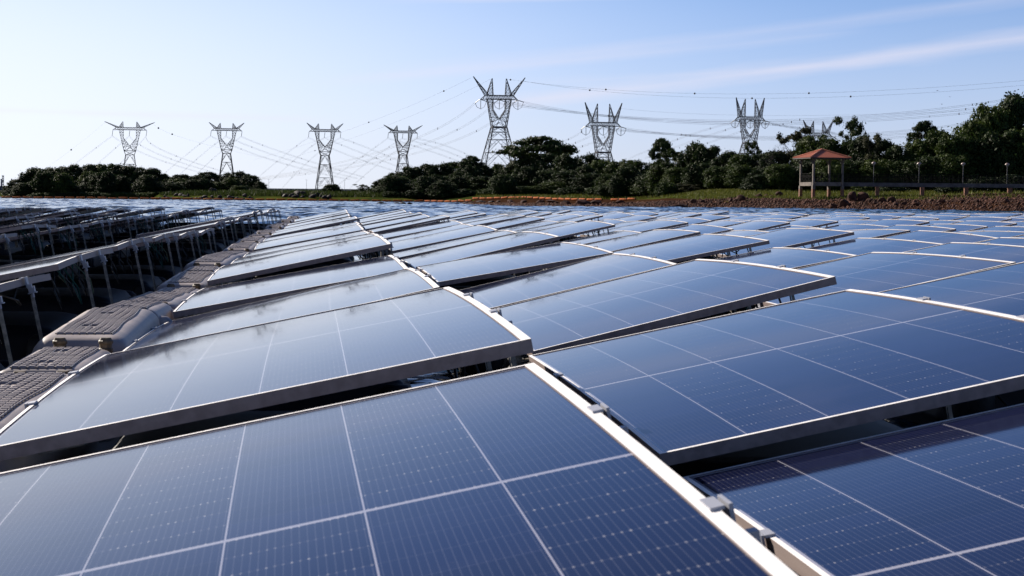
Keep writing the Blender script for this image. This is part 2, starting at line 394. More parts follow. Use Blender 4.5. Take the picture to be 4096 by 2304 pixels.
def ground_material():
    m = mat('shore_ground', (.15, .07, .04), .95, 0, 0)
    t = m.node_tree; b = t.nodes['Principled BSDF']; L = t.links
    g = N(t, 'ShaderNodeNewGeometry'); s = N(t, 'ShaderNodeSeparateXYZ'); L.new(g.outputs['Position'], s.inputs[0])
    n1 = N(t, 'ShaderNodeTexNoise'); n1.inputs['Scale'].default_value = .12; n1.inputs['Detail'].default_value = 5; L.new(g.outputs['Position'], n1.inputs['Vector'])
    n2 = N(t, 'ShaderNodeTexNoise'); n2.inputs['Scale'].default_value = 2.5; n2.inputs['Detail'].default_value = 6; L.new(g.outputs['Position'], n2.inputs['Vector'])
    earth = mixc(t, sstep(t, n2.outputs[0], .35, .65), (.020, .010, .006), (.055, .027, .015))
    grass = mixc(t, sstep(t, n1.outputs[0], .35, .65), (.026, .036, .009), (.052, .060, .012))
    hh = mth(t, 'ADD', s.outputs[2], mth(t, 'MULTIPLY', mth(t, 'SUBTRACT', n1.outputs[0], .5), 1.3))
    hh = mth(t, 'ADD', hh, mth(t, 'MULTIPLY', sstep(t, s.outputs[1], 345, 385), 1.0))
    hh = mth(t, 'SUBTRACT', hh, mth(t, 'MULTIPLY', sstep(t, s.outputs[0], 72, 86), .75))
    hh = mth(t, 'SUBTRACT', hh, mth(t, 'MULTIPLY', mth(t, 'MULTIPLY', mth(t, 'SUBTRACT', 1.0, sstep(t, s.outputs[0], 44, 54)), mth(t, 'SUBTRACT', 1.0, sstep(t, s.outputs[1], 300, 330))), 1.2))
    L.new(mixc(t, sstep(t, hh, .85, 1.15), earth, grass), b.inputs['Base Color'])
    bp = N(t, 'ShaderNodeBump'); bp.inputs['Strength'].default_value = .8; bp.inputs['Distance'].default_value = .15
    L.new(n2.outputs[0], bp.inputs['Height']); L.new(bp.outputs[0], b.inputs['Normal'])
    return m
ground_mat = ground_material()
def build_land():
    px = np.linspace(-1600, 5600, 480)
    d = np.concatenate([np.arange(150, 300, 2.0), np.arange(300, 520, 4.0), np.arange(520, 800, 12.0), [900, 1200, 2000, 4000]])
    P, D = np.meshgrid(px, d); Z = terrain(P, D)
    X = np.zeros_like(P); Y = np.zeros_like(P)
    r, f = RIGHT, FWD
    # horizontal position from bearing and distance
    fx, fy = math.sin(YAW), math.cos(YAW)
    T = (P-2048)/F_SRC
    X = fx*D + fy*T*D; Y = fy*D - fx*T*D
    Z = Z + np.where(Z > .1, hn(X, Y)*.07, 0)
    co = np.stack([X, Y, Z], -1).reshape(-1, 3); nr, nc = X.shape
    i = np.arange(nr*nc).reshape(nr, nc)
    q = np.stack([i[:-1, :-1], i[:-1, 1:], i[1:, 1:], i[1:, :-1]], -1).reshape(-1, 4)[:, ::-1]
    me = bpy.data.meshes.new('ground')
    me.from_pydata(co.tolist(), [], q.tolist()); me.materials.append(ground_mat)
    me.polygons.foreach_set('use_smooth', [True]*len(q)); me.update()
    setp(obj('ground', me), kind='structure')
build_land()
def gpos(px, d, dz=0.0):
    """point on the land (or water) for bearing px, distance d"""
    T = (px-2048)/F_SRC; fx, fy = math.sin(YAW), math.cos(YAW)
    return Vector((fx*d+fy*T*d, fy*d-fx*T*d, max(tz(px, d), 0)+dz))
def horizon(px): return 1152+F_SRC*math.tan(PITCH)+math.tan(ROLL)*(px-2048)
def height_at(px, py, d):
    """world z of the sight line (px,py) at distance d"""
    return HC + (horizon(px)-py)/F_SRC*d

# ------------------------------------------------------------------ solar panels
BOW = .012
def bow(v): return -BOW*((v-PL/2)/(PL/2))**2
NS = 8
def strip(mb, u0, u1, v0, v1, ztop, zbot, n, mi=0):
    """box along v following the bow"""
    vs = []; fs = []
    for i in range(n+1):
        v = v0+(v1-v0)*i/n; b = bow(v)
        vs += [(u0, v, zbot+b), (u1, v, zbot+b), (u1, v, ztop+b), (u0, v, ztop+b)]
    for i in range(n):
        a = 4*i; b = a+4
        for j in range(4):
            k = (j+1) % 4; fs.append((a+j, b+j, b+k, a+k)[::-1] if False else (a+j, a+k, b+k, b+j)[::-1])
    fs.append((0, 1, 2, 3)); e = 4*n; fs.append((e+3, e+2, e+1, e))
    mb.add(vs, fs, mi)
FT = .029
mb = MB()
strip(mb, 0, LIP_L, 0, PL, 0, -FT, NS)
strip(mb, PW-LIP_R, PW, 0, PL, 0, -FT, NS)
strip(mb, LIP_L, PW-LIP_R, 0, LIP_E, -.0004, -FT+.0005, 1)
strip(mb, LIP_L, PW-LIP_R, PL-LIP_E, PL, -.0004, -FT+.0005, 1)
mb2 = MB()      # sunlit-toned top face of the frame, 1 mm proud of the shade-toned side walls
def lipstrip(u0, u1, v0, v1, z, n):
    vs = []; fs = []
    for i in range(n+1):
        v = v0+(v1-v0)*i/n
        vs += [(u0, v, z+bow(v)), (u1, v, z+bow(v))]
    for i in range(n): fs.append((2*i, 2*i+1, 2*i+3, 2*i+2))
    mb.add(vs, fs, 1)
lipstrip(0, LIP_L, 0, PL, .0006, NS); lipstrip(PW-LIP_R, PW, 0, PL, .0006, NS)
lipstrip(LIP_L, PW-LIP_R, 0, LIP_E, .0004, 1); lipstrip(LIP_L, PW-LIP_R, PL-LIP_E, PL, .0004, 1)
frame_me = mb.me('frame', [alu_shaded, alu_lit])
def lam_mesh():
    vs = []; fs = []; uvs = []; mi = []
    u0, u1, v0, v1 = LIP_L-.001, PW-LIP_R+.001, LIP_E-.001, PL-LIP_E+.001
    nu, nv = 2, NS
    for k, z in ((0, -.0022), (1, -.0080)):
        for j in range(nv+1):
            for i in range(nu+1):
                u = u0+(u1-u0)*i/nu; v = v0+(v1-v0)*j/nv; vs.append((u, v, z+bow(v)))
    n1 = (nu+1)*(nv+1)
    for j in range(nv):
        for i in range(nu):
            a = j*(nu+1)+i; fs.append((a, a+1, a+nu+2, a+nu+1)); mi.append(0)
            a += n1; fs.append((a+nu+1, a+nu+2, a+1, a)); mi.append(1)
    me = mesh('glass_and_cells', vs, fs, [cells, backsheet], mi, True)
    uvl = me.uv_layers.new(name='metres')
    for lp in me.loops:
        x, y, z = me.vertices[lp.vertex_index].co
        uvl.data[lp.index].uv = (x, y)
    return me
lam_me = lam_mesh()
CLV = (PL/2-.36, PL/2+.36)          # clamp / leg stations
def clampR():
    m = MB()
    m.box((PW-.003, 0, .0025), (.017, .050, .004)); m.box((PW+.0125, 0, -.018), (.005, .050, .046))
    m.box((PW+.026, 0, -.050), (.024, .026, .024)); m.box((PW+.026, .0, -.065), (.034, .036, .004))
    m.lathe([(.006, 0), (.006, .020)], 8, (PW+.026, 0, -.066-.018)); m.box((PW+.026, -.034, -.036), (.018, .018, .018))
    return m.me('clamp', alu_clamp)
def clampL():
    m = MB(); m.box((.002, 0, .003), (.018, .045, .005)); m.box((-.011, 0, -.014), (.005, .045, .040)); m.box((-.022, 0, -.034), (.020, .03, .012))
    return m.me('clamp', alu_clamp)
clR, clL = clampR(), clampL()
H_F = .31                            # leg height under the high edge
def leg_me():
    m = MB()
    m.box((PW+.024, 0, -.072-H_F/2), (.012, .003, H_F-.004)); m.box((PW+.0155, .008, -.072-H_F/2), (.003, .012, H_F-.005))
    m.box((PW-.10, .003, -.072-H_F), (.25, .020, .005))
    return m.me('leg', steel)
leg_m = leg_me()
def short_leg():
    m = MB(); m.box((.02, 0, -.075), (.030, .045, .09)); m.box((.05, 0, -.118), (.11, .05, .005)); return m.me('front_bracket', steel)
sleg = short_leg()
def cable_me(seed, matl):
    rr = random.Random(seed); m = MB()
    v = rr.uniform(.25, .6); u = PW-rr.uniform(.05, .12); pts = [(u, v, -.02)]
    for k in range(3):
        dr = rr.uniform(.08, .26); pts += [(u+.03, v+.05, -.05-dr*.5), (u+.02, v+.14, -.03-dr), (u-.02, v+.24, -.04-dr*.5), (u-.01, v+.32, -.034)]; v += rr.uniform(.38, .55)
    m.tube(pts, .0045, 5)
    return m.me('cable', matl)
cab_b, cab_g = cable_me(1, rubber), cable_me(2, green_cable)
cab_b2 = cable_me(5, rubber)
def jbox_me():
    m = MB()
    m.box((PW*.5, PL/2, -.018), (.09, .06, .014))
    return m.me('junction_box', box_black)
jb = jbox_me()

PX, PY, X0, Y0, HLOW, TILT = 1.39, 2.30846, -.68771, 1.12043, -.53174, .2
CDX = {0: 0, 1: .00417, 2: .20676}; CDY = {0: 0, 1: .13641, 2: -.03009, 3: -.06628}
FIT = {(-1,2):(-.04,0,0,0,0,0),(-1,3):(0,0,.005,0,0,0),(-1,4):(.013,0,0,0,0,0),(-1,5):(0,0,-.005,0,0,0),(-1,6):(-.028,0,0,0,0,0),(0,0):(-0.025,-0.001,0.024,0.009,0.015,-0.016),(0,1):(0.030,-0.002,-0.002,-0.001,-0.010,-0.006),(0,2):(-0.024,0.023,-0.011,-0.010,0.017,0.002),(0,3):(-0.007,-0.018,-0.001,-0.009,-0.004,-0.001),(0,4):(0.032,0.006,0.004,-0.008,-0.045,-0.008),(0,5):(0.022,-0.008,-0.016,0.005,0.001,-0.013),(0,6):(-0.006,-0.007,-0.012,-0.010,0.002,-0.011),(0,7):(0.010,-0.011,0.010,-0.007,-0.009,-0.007),(0,8):(0.017,-0.013,-0.005,-0.001,-0.005,-0.007),(0,9):(0.037,0.005,-0.001,0.026,0.036,0.001),(1,0):(-0.032,0.003,-0.008,0.045,0.095,0.003),(1,1):(0.011,0.001,0.006,-0.005,-0.085,-0.009),(1,2):(-0.002,0.039,-0.007,0.017,-0.011,-0.015),(1,3):(-0.048,0.037,-0.009,-0.027,0.010,0.024),(1,4):(0.022,-0.030,0.005,0.006,-0.024,-0.007),(1,5):(-0.004,0.029,-0.003,-0.004,-0.001,-0.012),(1,6):(-0.017,0.015,-0.013,-0.027,0.021,0.020),(1,7):(-0.005,0.002,0.008,-0.004,-0.002,-0.005),(2,2):(0.028,0.002,0.007,-0.004,0.002,-0.000),(2,3):(-0.001,0.015,-0.009,0.014,-0.013,-0.015),(2,4):(-0.024,-0.003,-0.006,-0.015,0.009,0.017),(2,5):(0.021,-0.004,0.002,0.007,-0.004,-0.011),(2,6):(0.000,0.019,-0.012,0.003,-0.002,-0.006),(2,7):(-0.033,-0.003,-0.012,-0.050,0.012,0.038),(2,8):(0.012,0.018,0.009,0.017,-0.003,-0.005),(2,9):(-0.002,0.002,-0.012,-0.042,0.008,0.027),(2,10):(-0.021,-0.004,-0.007,0.009,-0.001,0.004),(2,11):(-0.001,0.012,0.001,0.063,-0.009,-0.016),(3,4):(0.010,0.002,0.002,-0.002,0.001,-0.000),(3,5):(-0.004,-0.002,-0.001,0.015,-0.005,0.001),(3,6):(0.028,0.010,-0.003,0.021,-0.010,-0.018),(3,7):(-0.021,0.000,-0.013,-0.067,0.023,0.048),(3,8):(-0.004,-0.003,0.011,0.036,-0.010,-0.012)}
SW = [(R(62), 5.3, .3, .020), (R(100), 7.9, 2.0, .018), (R(35), 4.4, 4.0, .014), (R(80), 3.6, 1.0, .010)]
def swell(x, y):
    z = sx = syy = 0.0
    for a, lam, ph, am in SW:
        k = 2*math.pi/lam; p = k*(x*math.cos(a)+y*math.sin(a))+ph
        z += am*math.sin(p); sx += am*k*math.cos(a)*math.cos(p); syy += am*k*math.sin(a)*math.cos(p)
    return z, sx, syy
def panel_pose(c, r):
    """corner of the panel (low edge, near end), axes u (up the slope) and v (away)"""
    dx = CDX.get(c, .20676 if c > 2 else 0); dy = CDY.get(c, -.06 if c > 3 else .05*math.sin(c*2.1))
    bx = X0+dx+c*PX; by = Y0+dy+r*PY
    if c < 0: bx = X0+c*PX-.285+.03
    bx += 1.6e-4*max(0, by-10)**2
    if (c, r) in FIT: q = FIT[(c, r)]
    else:
        z, sx, s2 = swell(bx+PW/2, by+PL/2); rr = random.Random(c*97+r*13)
        q = (z+rr.gauss(0, .006), -sx*.35+rr.gauss(0, .010), s2*.40+rr.gauss(0, .006), rr.gauss(0, .012), rr.gauss(0, .015), rr.gauss(0, .010))
    t = TILT+q[1]; b = q[2]; yaw = q[5]
    u = Vector((math.cos(t), 0, math.sin(t))); v = Vector((0, math.cos(b), math.sin(b)))
    n = u.cross(v).normalized(); v = n.cross(u)
    ctr = Vector((bx+PW/2*math.cos(t)+q[3], by+PL/2+q[4], HC+HLOW+q[0]+PW/2*math.sin(t)))
    rz = Matrix.Rotation(-yaw, 3, 'Z'); u = rz @ u; v = rz @ v; n = rz @ n
    org = ctr-u*PW/2-v*PL/2
    return org, u, v, n, q
ORD = ['first', 'second', 'third', 'fourth', 'fifth', 'sixth', 'seventh', 'eighth', 'ninth', 'tenth', 'eleventh', 'twelfth', 'thirteenth',
       'fourteenth', 'fifteenth', 'sixteenth', 'seventeenth', 'eighteenth', 'nineteenth', 'twentieth'] + ['%d%s' % (k, 'th' if 10 < k % 100 < 14 else {1: 'st', 2: 'nd', 3: 'rd'}.get(k % 10, 'th')) for k in range(21, 260)]
ROOT_D = .40                        # the thing's base sits on its float, under the panel centre
proto = {}
def make_panel(full):
    t = thing('solar_panel', 'x', 'solar panel')
    off = (-PW/2, -PL/2, ROOT_D)
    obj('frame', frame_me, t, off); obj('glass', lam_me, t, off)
    if full:
        for v in CLV:
            obj('clamp', clR, t, (off[0], off[1]+v, off[2]+bow(v))); obj('clamp', clL, t, (off[0], off[1]+v, off[2]+bow(v)))
            obj('leg', leg_m, t, (off[0], off[1]+v, off[2])); obj('bracket', sleg, t, (off[0], off[1]+v, off[2]))
        obj('junction_box', jb, t, off)
    return t
def visible(c, r):
    org, u, v, n, q = panel_pose(c, r)
    ok = False
    for a, b in ((0, 0), (PW, 0), (PW, PL), (0, PL)):
        p = org+u*a+v*b-EYE; d = p.dot(FWD)
        if d > .15:
            x = 2048+F_SRC*p.dot(RIGHT)/d
            if -160 < x < 4250: ok = True
    return ok
near_names = {(0, 0): 'nearest solar panel, filling the bottom left of the view',
              (1, 0): 'dark navy solar panel cut by the bottom right corner',
              (0, 1): 'pale sky-reflecting panel just beyond the nearest one, beside the walkway',
              (1, 1): 'large dark blue panel right of the raised pale one',
              (0, 4): 'raised panel beside the walkway with a dark gap and cables under it',
              (1, 4): 'raised panel with its sunlit left frame side showing, second from the walkway',
              (1, 2): 'big blue panel with its leg showing under the raised right end'}
first = {}
fcount = {}
for c in range(-6, 16):
    last = 17 if c <= 0 else (17 if c < 3 else (18 if c < 8 else 19))
    for r in range(0, last+1):
        if not visible(c, r): continue
        full = r < 13 or c < 0
        if full not in first:
            first[full] = make_panel(full); t = first[full]
        else: t = copy_tree(first[full])
        org, u, v, n, q = panel_pose(c, r)
        Mx = Matrix((u, v, n)).transposed().to_4x4(); Mx.translation = org+u*PW/2+v*PL/2-n*ROOT_D
        t.matrix_world = Mx
        side = 'right' if c >= 0 else 'left'; k = c if c >= 0 else -c-1
        if (c, r) in near_names: lab = near_names[(c, r)]
        elif c < 0: lab = 'tilted panel seen from its high edge, %s file left of the walkway, %s row away' % (ORD[k], ORD[r])
        else: lab = 'blue solar panel, %s file right of the walkway, %s row from the camera' % (ORD[k], ORD[r])
        setp(t, lab, 'solar panel', 'solar panels of the floating array')
        rr = random.Random(c*31+r*7)
        if full and r < 14:
            off = (-PW/2, -PL/2, ROOT_D)
            obj('cable', rr.choice([cab_b, cab_b2]), t, off)
            if rr.random() < .55: obj('cable', cab_g, t, off)
        fcount[(c, r)] = t

# ------------------------------------------------------------------ floats
def hump(x, e=.16):                # rounded box profile 0..1
    return min(1.0, max(0.0, 1-abs(x)**8))
def float_mesh(name, w, l, h, m, tread=True, round_side=True, sunk=0.42):
    """blow-moulded float: rounded top, raised tread blocks, seam flange; local origin at the centre of the top"""
    nx, ny = (30, max(10, int(l*26))) if tread else (12, 14)
    vs = []; fs = []
    for j in range(ny+1):
        for i in range(nx+1):
            a = -1+2*i/nx; b = -1+2*j/ny
            x = a*w/2; y = b*l/2
            ed = (max(0, abs(a)-.58)/.42); eb = (max(0, abs(b)-.82)/.18)
            z = -.085*(1-math.sqrt(max(0, 1-ed*ed))) - .05*(1-math.sqrt(max(0, 1-min(1, eb)**2)))
            if abs(a) > .999 or abs(b) > .999: z -= .02
            vs.append((x, y, z))
    for j in range(ny):
        for i in range(nx):
            p = j*(nx+1)+i; fs.append((p, p+1, p+nx+2, p+nx+1))
    mb = MB(); mb.add(vs, fs)
    # skirt down to the water
    ring = [i for i in range(nx+1)]+[j*(nx+1)+nx for j in range(1, ny+1)]+[ny*(nx+1)+i for i in range(nx-1, -1, -1)]+[j*(nx+1) for j in range(ny-1, 0, -1)]
    b0 = len(mb.v); prof = ((1.0, -.17), (1.03, -.19), (1.03, -.205), (.99, -.225), (.95, -sunk))
    for s, z in prof:
        for k in ring: x, y, _ = vs[k]; mb.v.append((x*s, y*(1+(s-1)*.5), z))
    n = len(ring)
    for k in range(n):
        k2 = (k+1) % n
        mb.f.append((ring[k2], ring[k], b0+k, b0+k2)); mb.m.append(0)
        for q in range(len(prof)-1):
            a = b0+q*n; mb.f.append((a+k2, a+k, a+n+k, a+n+k2)); mb.m.append(0)
    me = mb.me(name, m, True)
    return me
def tread_mesh(w, l, seed):
    """raised anti-slip bars on the float top, in wavy rows"""
    rr = random.Random(seed); m = MB()
    ncol = 7; nrow = max(6, int(l/.052))
    for c in range(ncol):
        for r in range(nrow):
            cx = (-.56+1.12*(c+.5)/ncol)*w/2*1.0
            y = -l/2*.82+(l*.82)*(r+.5)/nrow
            wob = .004*math.sin(y*9+c*.8)
            if abs(y) > l*.18 and abs(y) < l*.18+.09 and 2 <= c <= 3: continue
            ww = w*.56/ncol*.84; hh = l*.82/nrow*.62
            x = cx+wob
            z = .0005-.085*(1-math.sqrt(max(0, 1-(max(0, abs(x/(w/2))-.58)/.42)**2)))
            h = .008
            b = len(m.v)
            for (dx, dy, dz) in ((-1, -1, 0), (1, -1, 0), (1, 1, 0), (-1, 1, 0), (-.8, -.6, h), (.8, -.6, h), (.8, .6, h), (-.8, .6, h)):
                m.v.append((x+dx*ww/2, y+dy*hh/2, z+dz))
            for f in ((4, 5, 6, 7), (0, 1, 5, 4), (1, 2, 6, 5), (2, 3, 7, 6), (3, 0, 4, 7)): m.f.append(tuple(b+i for i in f)); m.m.append(0)
    # long wavy ribs between the columns
    for c in range(ncol+1):
        cx = (-.56+1.12*c/ncol)*w/2
        pts = [(cx+.004*math.sin(y*9+c*.8), y, .004-.085*(1-math.sqrt(max(0, 1-(max(0, abs(cx/(w/2))-.58)/.42)**2)))) for y in np.linspace(-l*.41, l*.41, 22)]
        m.tube(pts, .0026, 5, caps=False)
    return m.me('tread', float_mat)
big_me = float_mesh('walkway_float', .36, 1.46, .4, float_mat); big_tr = tread_mesh(.36, 1.46, 1)
small_me = float_mesh('walkway_float', .33, .76, .4, float_mat); small_tr = tread_mesh(.33, .76, 2)
def ear_me():
    m = MB(); m.lathe([(.075, -.18), (.082, -.12), (.080, -.05), (.068, -.005), (.042, .018), (.0, .024)], 14)
    return m.me('lug', float_mat, True)
def pin_me():
    m = MB(); m.lathe([(.022, -.05), (.022, -.035), (.026, -.03), (.026, -.02), (.022, -.016), (.022, -.004), (.026, 0), (.026, .008), (.022, .012), (.018, .020)], 10)
    return m.me('connector_bolt', pin_mat)
ear, pin = ear_me(), pin_me()
ear_d = ear.copy(); ear_d.materials.clear(); ear_d.materials.append(dark_float)
def make_walk(big):
    t = thing('walkway_float', 'x', 'float')
    l = 1.46 if big else .76; w = .36 if big else .33
    obj('body', big_me if big else small_me, t); obj('tread', big_tr if big else small_tr, t)
    for sx in (-1, 1):
        if not big:
            for s2 in (-1, 1): obj('lug', ear, t, (sx*(w/2-.02), s2*(l/2-.12), -.055))
        obj('connector_bolt', pin, t, (sx*(w/2-.10)+.02, -(l/2+.035), -.015))
    return t
WT = HC-.535
wb = ws = None
for r in range(0, 19):
    for big in (True, False):
        yc = Y0+r*PY+(.88 if big else 2.02)+.27
        x = -.875+1.6e-4*max(0, yc-10)**2
        if yc < 2.6: continue
        if big: t = wb = make_walk(True) if wb is None else copy_tree(wb)
        else: t = ws = make_walk(False) if ws is None else copy_tree(ws)
        z, sx, s2 = swell(x, yc)
        t.location = (x, yc, WT+z*.7-(.012 if not big else 0)); t.rotation_euler = (s2*.4, -sx*.3, random.uniform(-.02, .02))
        setp(t, '%s grey ribbed float of the walkway, beside the %s panel row' % ('long' if big else 'short', ORD[r]), 'float', 'floats of the walkway')
# main floats under the panels (seen as dark rounded shapes below the legs)
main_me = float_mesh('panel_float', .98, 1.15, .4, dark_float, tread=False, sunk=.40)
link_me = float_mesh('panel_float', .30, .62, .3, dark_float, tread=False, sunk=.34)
def main_extra():
    m = MB()
    for y in (-.36, .36): m.box((.22, y, .004), (.50, .10, .03)); m.box((-.25, y, .004), (.3, .10, .03))
    return m.me('mounting_rib', dark_float)
mex = main_extra()
mp0 = None
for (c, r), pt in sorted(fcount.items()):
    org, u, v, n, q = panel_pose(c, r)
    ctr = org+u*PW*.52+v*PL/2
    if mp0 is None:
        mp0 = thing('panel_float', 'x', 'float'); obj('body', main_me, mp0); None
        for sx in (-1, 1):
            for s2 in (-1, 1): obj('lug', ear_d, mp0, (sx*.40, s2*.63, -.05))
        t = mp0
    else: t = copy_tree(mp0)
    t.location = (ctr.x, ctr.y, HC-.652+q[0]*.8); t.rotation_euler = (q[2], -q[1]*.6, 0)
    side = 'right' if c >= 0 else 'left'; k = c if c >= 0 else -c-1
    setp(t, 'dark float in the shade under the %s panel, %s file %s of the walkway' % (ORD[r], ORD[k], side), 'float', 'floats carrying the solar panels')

# ------------------------------------------------------------------ dam wall, plant far away
concrete_dark = noisy(mat('dam_face', (.05, .055, .075), .9), (.040, .045, .062), (.065, .07, .09), .2, 5, coord='Object')
dm = MB()
pts = [gpos(px, 735) for px in np.linspace(-900, 1760, 12)]
for k in range(11):
    a, b = pts[k], pts[k+1]; z0, z1 = -.5, 4.05
    dvec = (b-a).normalized(); nrm = Vector((-dvec.y, dvec.x, 0))
    f0, f1 = a.copy(), b.copy(); f0.z = f1.z = z0; t0, t1 = a+nrm*3, b+nrm*3; t0.z = t1.z = z1; e0, e1 = t0+nrm*9, t1+nrm*9
    bk0, bk1 = e0+nrm*2, e1+nrm*2; bk0.z = bk1.z = z0
    dm.add([f0, f1, t1, t0, e1, e0, bk1, bk0], [(0, 1, 2, 3), (3, 2, 4, 5), (5, 4, 6, 7)])
dam = obj('dam_wall', dm.me('dam_wall', concrete_dark)); setp(dam, 'long low dark blue dam wall along the horizon behind the island', 'dam')
dm = MB()
for k in range(11):
    a, b = pts[k], pts[k+1]; dvec = (b-a).normalized(); nrm = Vector((-dvec.y, dvec.x, 0))
    p, q = a+nrm*3.3, b+nrm*3.3; p.z = q.z = 4.25; dm.bar(p, q, .3, .36)
o = obj('parapet', dm.me('parapet', mat('dark_parapet', (.02, .02, .025), .8)), dam)
lampm = mat('pole_grey', (.25, .24, .24), .6)
for px in (1073, 1224, 1376):
    p = gpos(px, 742, 0); p.z = 4.0
    t = thing('dam_pole', '%s thin pole standing on the dam wall' % {1073: 'leftmost', 1224: 'middle', 1376: 'rightmost'}[px], 'pole', p, 0, 'thin poles on the dam')
    m = MB(); m.tube([(0, 0, 0), (0, 0, 4.3)], [.09, .05], 6); obj('pole', m.me('pole', lampm), t)
    m = MB(); m.box((0, 0, 4.35), (.9, .12, .1)); obj('crossbar', m.me('crossbar', lampm), t)
def chimney(px, ytop, w, d, lab, lattice=False):
    base = gpos(px, d); base.z = 3.5; h = height_at(px, ytop, d)-3.5
    t = thing('radio_mast' if lattice else 'chimney', lab, 'mast' if lattice else 'chimney', base)
    m = MB()
    if lattice:
        for sx in (-1, 1):
            for s2 in (-1, 1): m.bar((sx*w/2, s2*w/2, 0), (sx*w/2*.9, s2*w/2*.9, h), .14)
        n = int(h/1.1)
        for k in range(n):
            z0, z1 = h*k/n, h*(k+1)/n
            for s2 in (-1, 1): m.bar((-w/2, s2*w/2, z0), (w/2, s2*w/2, z1), .09); m.bar((w/2, s2*w/2, z0), (-w/2, s2*w/2, z1), .09)
        obj('lattice', m.me('lattice', lampm), t)
        m = MB(); m.lathe([(.3, h*.55), (.45, h*.55+.4), (.3, h*.55+.9)], 8); obj('antenna', m.me('antenna', lampm), t)
    else:
        m.lathe([(w/2*1.1, 0), (w/2, h*.3), (w/2*.85, h*.93)], 12); obj('shaft', m.me('shaft', noisy(mat('stack_concrete', (.3, .28, .29), .8), (.22, .2, .21), (.36, .34, .35), 1.0)), t)
        m = MB(); m.lathe([(w/2*1.1, h*.93), (w/2*1.1, h), (w/2*.7, h)], 12); obj('cap', m.me('cap', lampm), t)
chimney(6, 716, 1.2, 980, 'squat chimney stack at the far left edge behind the dam')
chimney(12, 701, .9, 985, 'lattice mast beside the chimney at the far left edge', True)
chimney(46.5, 715, .75, 985, 'slim chimney standing alone between the mast and the island')

# ------------------------------------------------------------------ transmission towers
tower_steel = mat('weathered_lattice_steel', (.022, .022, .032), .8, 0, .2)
glass_ins = mat('insulator_glass', (.10, .11, .10), .4)
wire_mat = mat('conductor_aluminium', (.10, .095, .11), .7, 0, .2)
ball_mat = mat('marker_ball_dark', (.02, .015, .02), .6)
def lat(m, a0, a1, b0, b1, n, w, x=True):
    """bracing between chord a0-a1 and chord b0-b1"""
    a0, a1, b0, b1 = map(Vector, (a0, a1, b0, b1))
    for k in range(n):
        p0, p1 = a0.lerp(a1, k/n), a0.lerp(a1, (k+1)/n); q0, q1 = b0.lerp(b1, k/n), b0.lerp(b1, (k+1)/n)
        if x or k % 2 == 0: m.bar(p0, q1, w)
        if x or k % 2 == 1: m.bar(q0, p1, w)
        if k: m.bar(p0, q0, w)
def box4(m, lo, hi, n, W, w, x=True):
    """four-chord truss from square lo to square hi; each is four points"""
    lo = [Vector(p) for p in lo]; hi = [Vector(p) for p in hi]
    for i in range(4): m.bar(lo[i], hi[i], W)
    for i in range(4):
        j = (i+1) % 4; lat(m, lo[i], hi[i], lo[j], hi[j], n, w, x)
def rect(cx, z, hx, hy): return [(cx-hx, -hy, z), (cx+hx, -hy, z), (cx+hx, hy, z), (cx-hx, hy, z)]
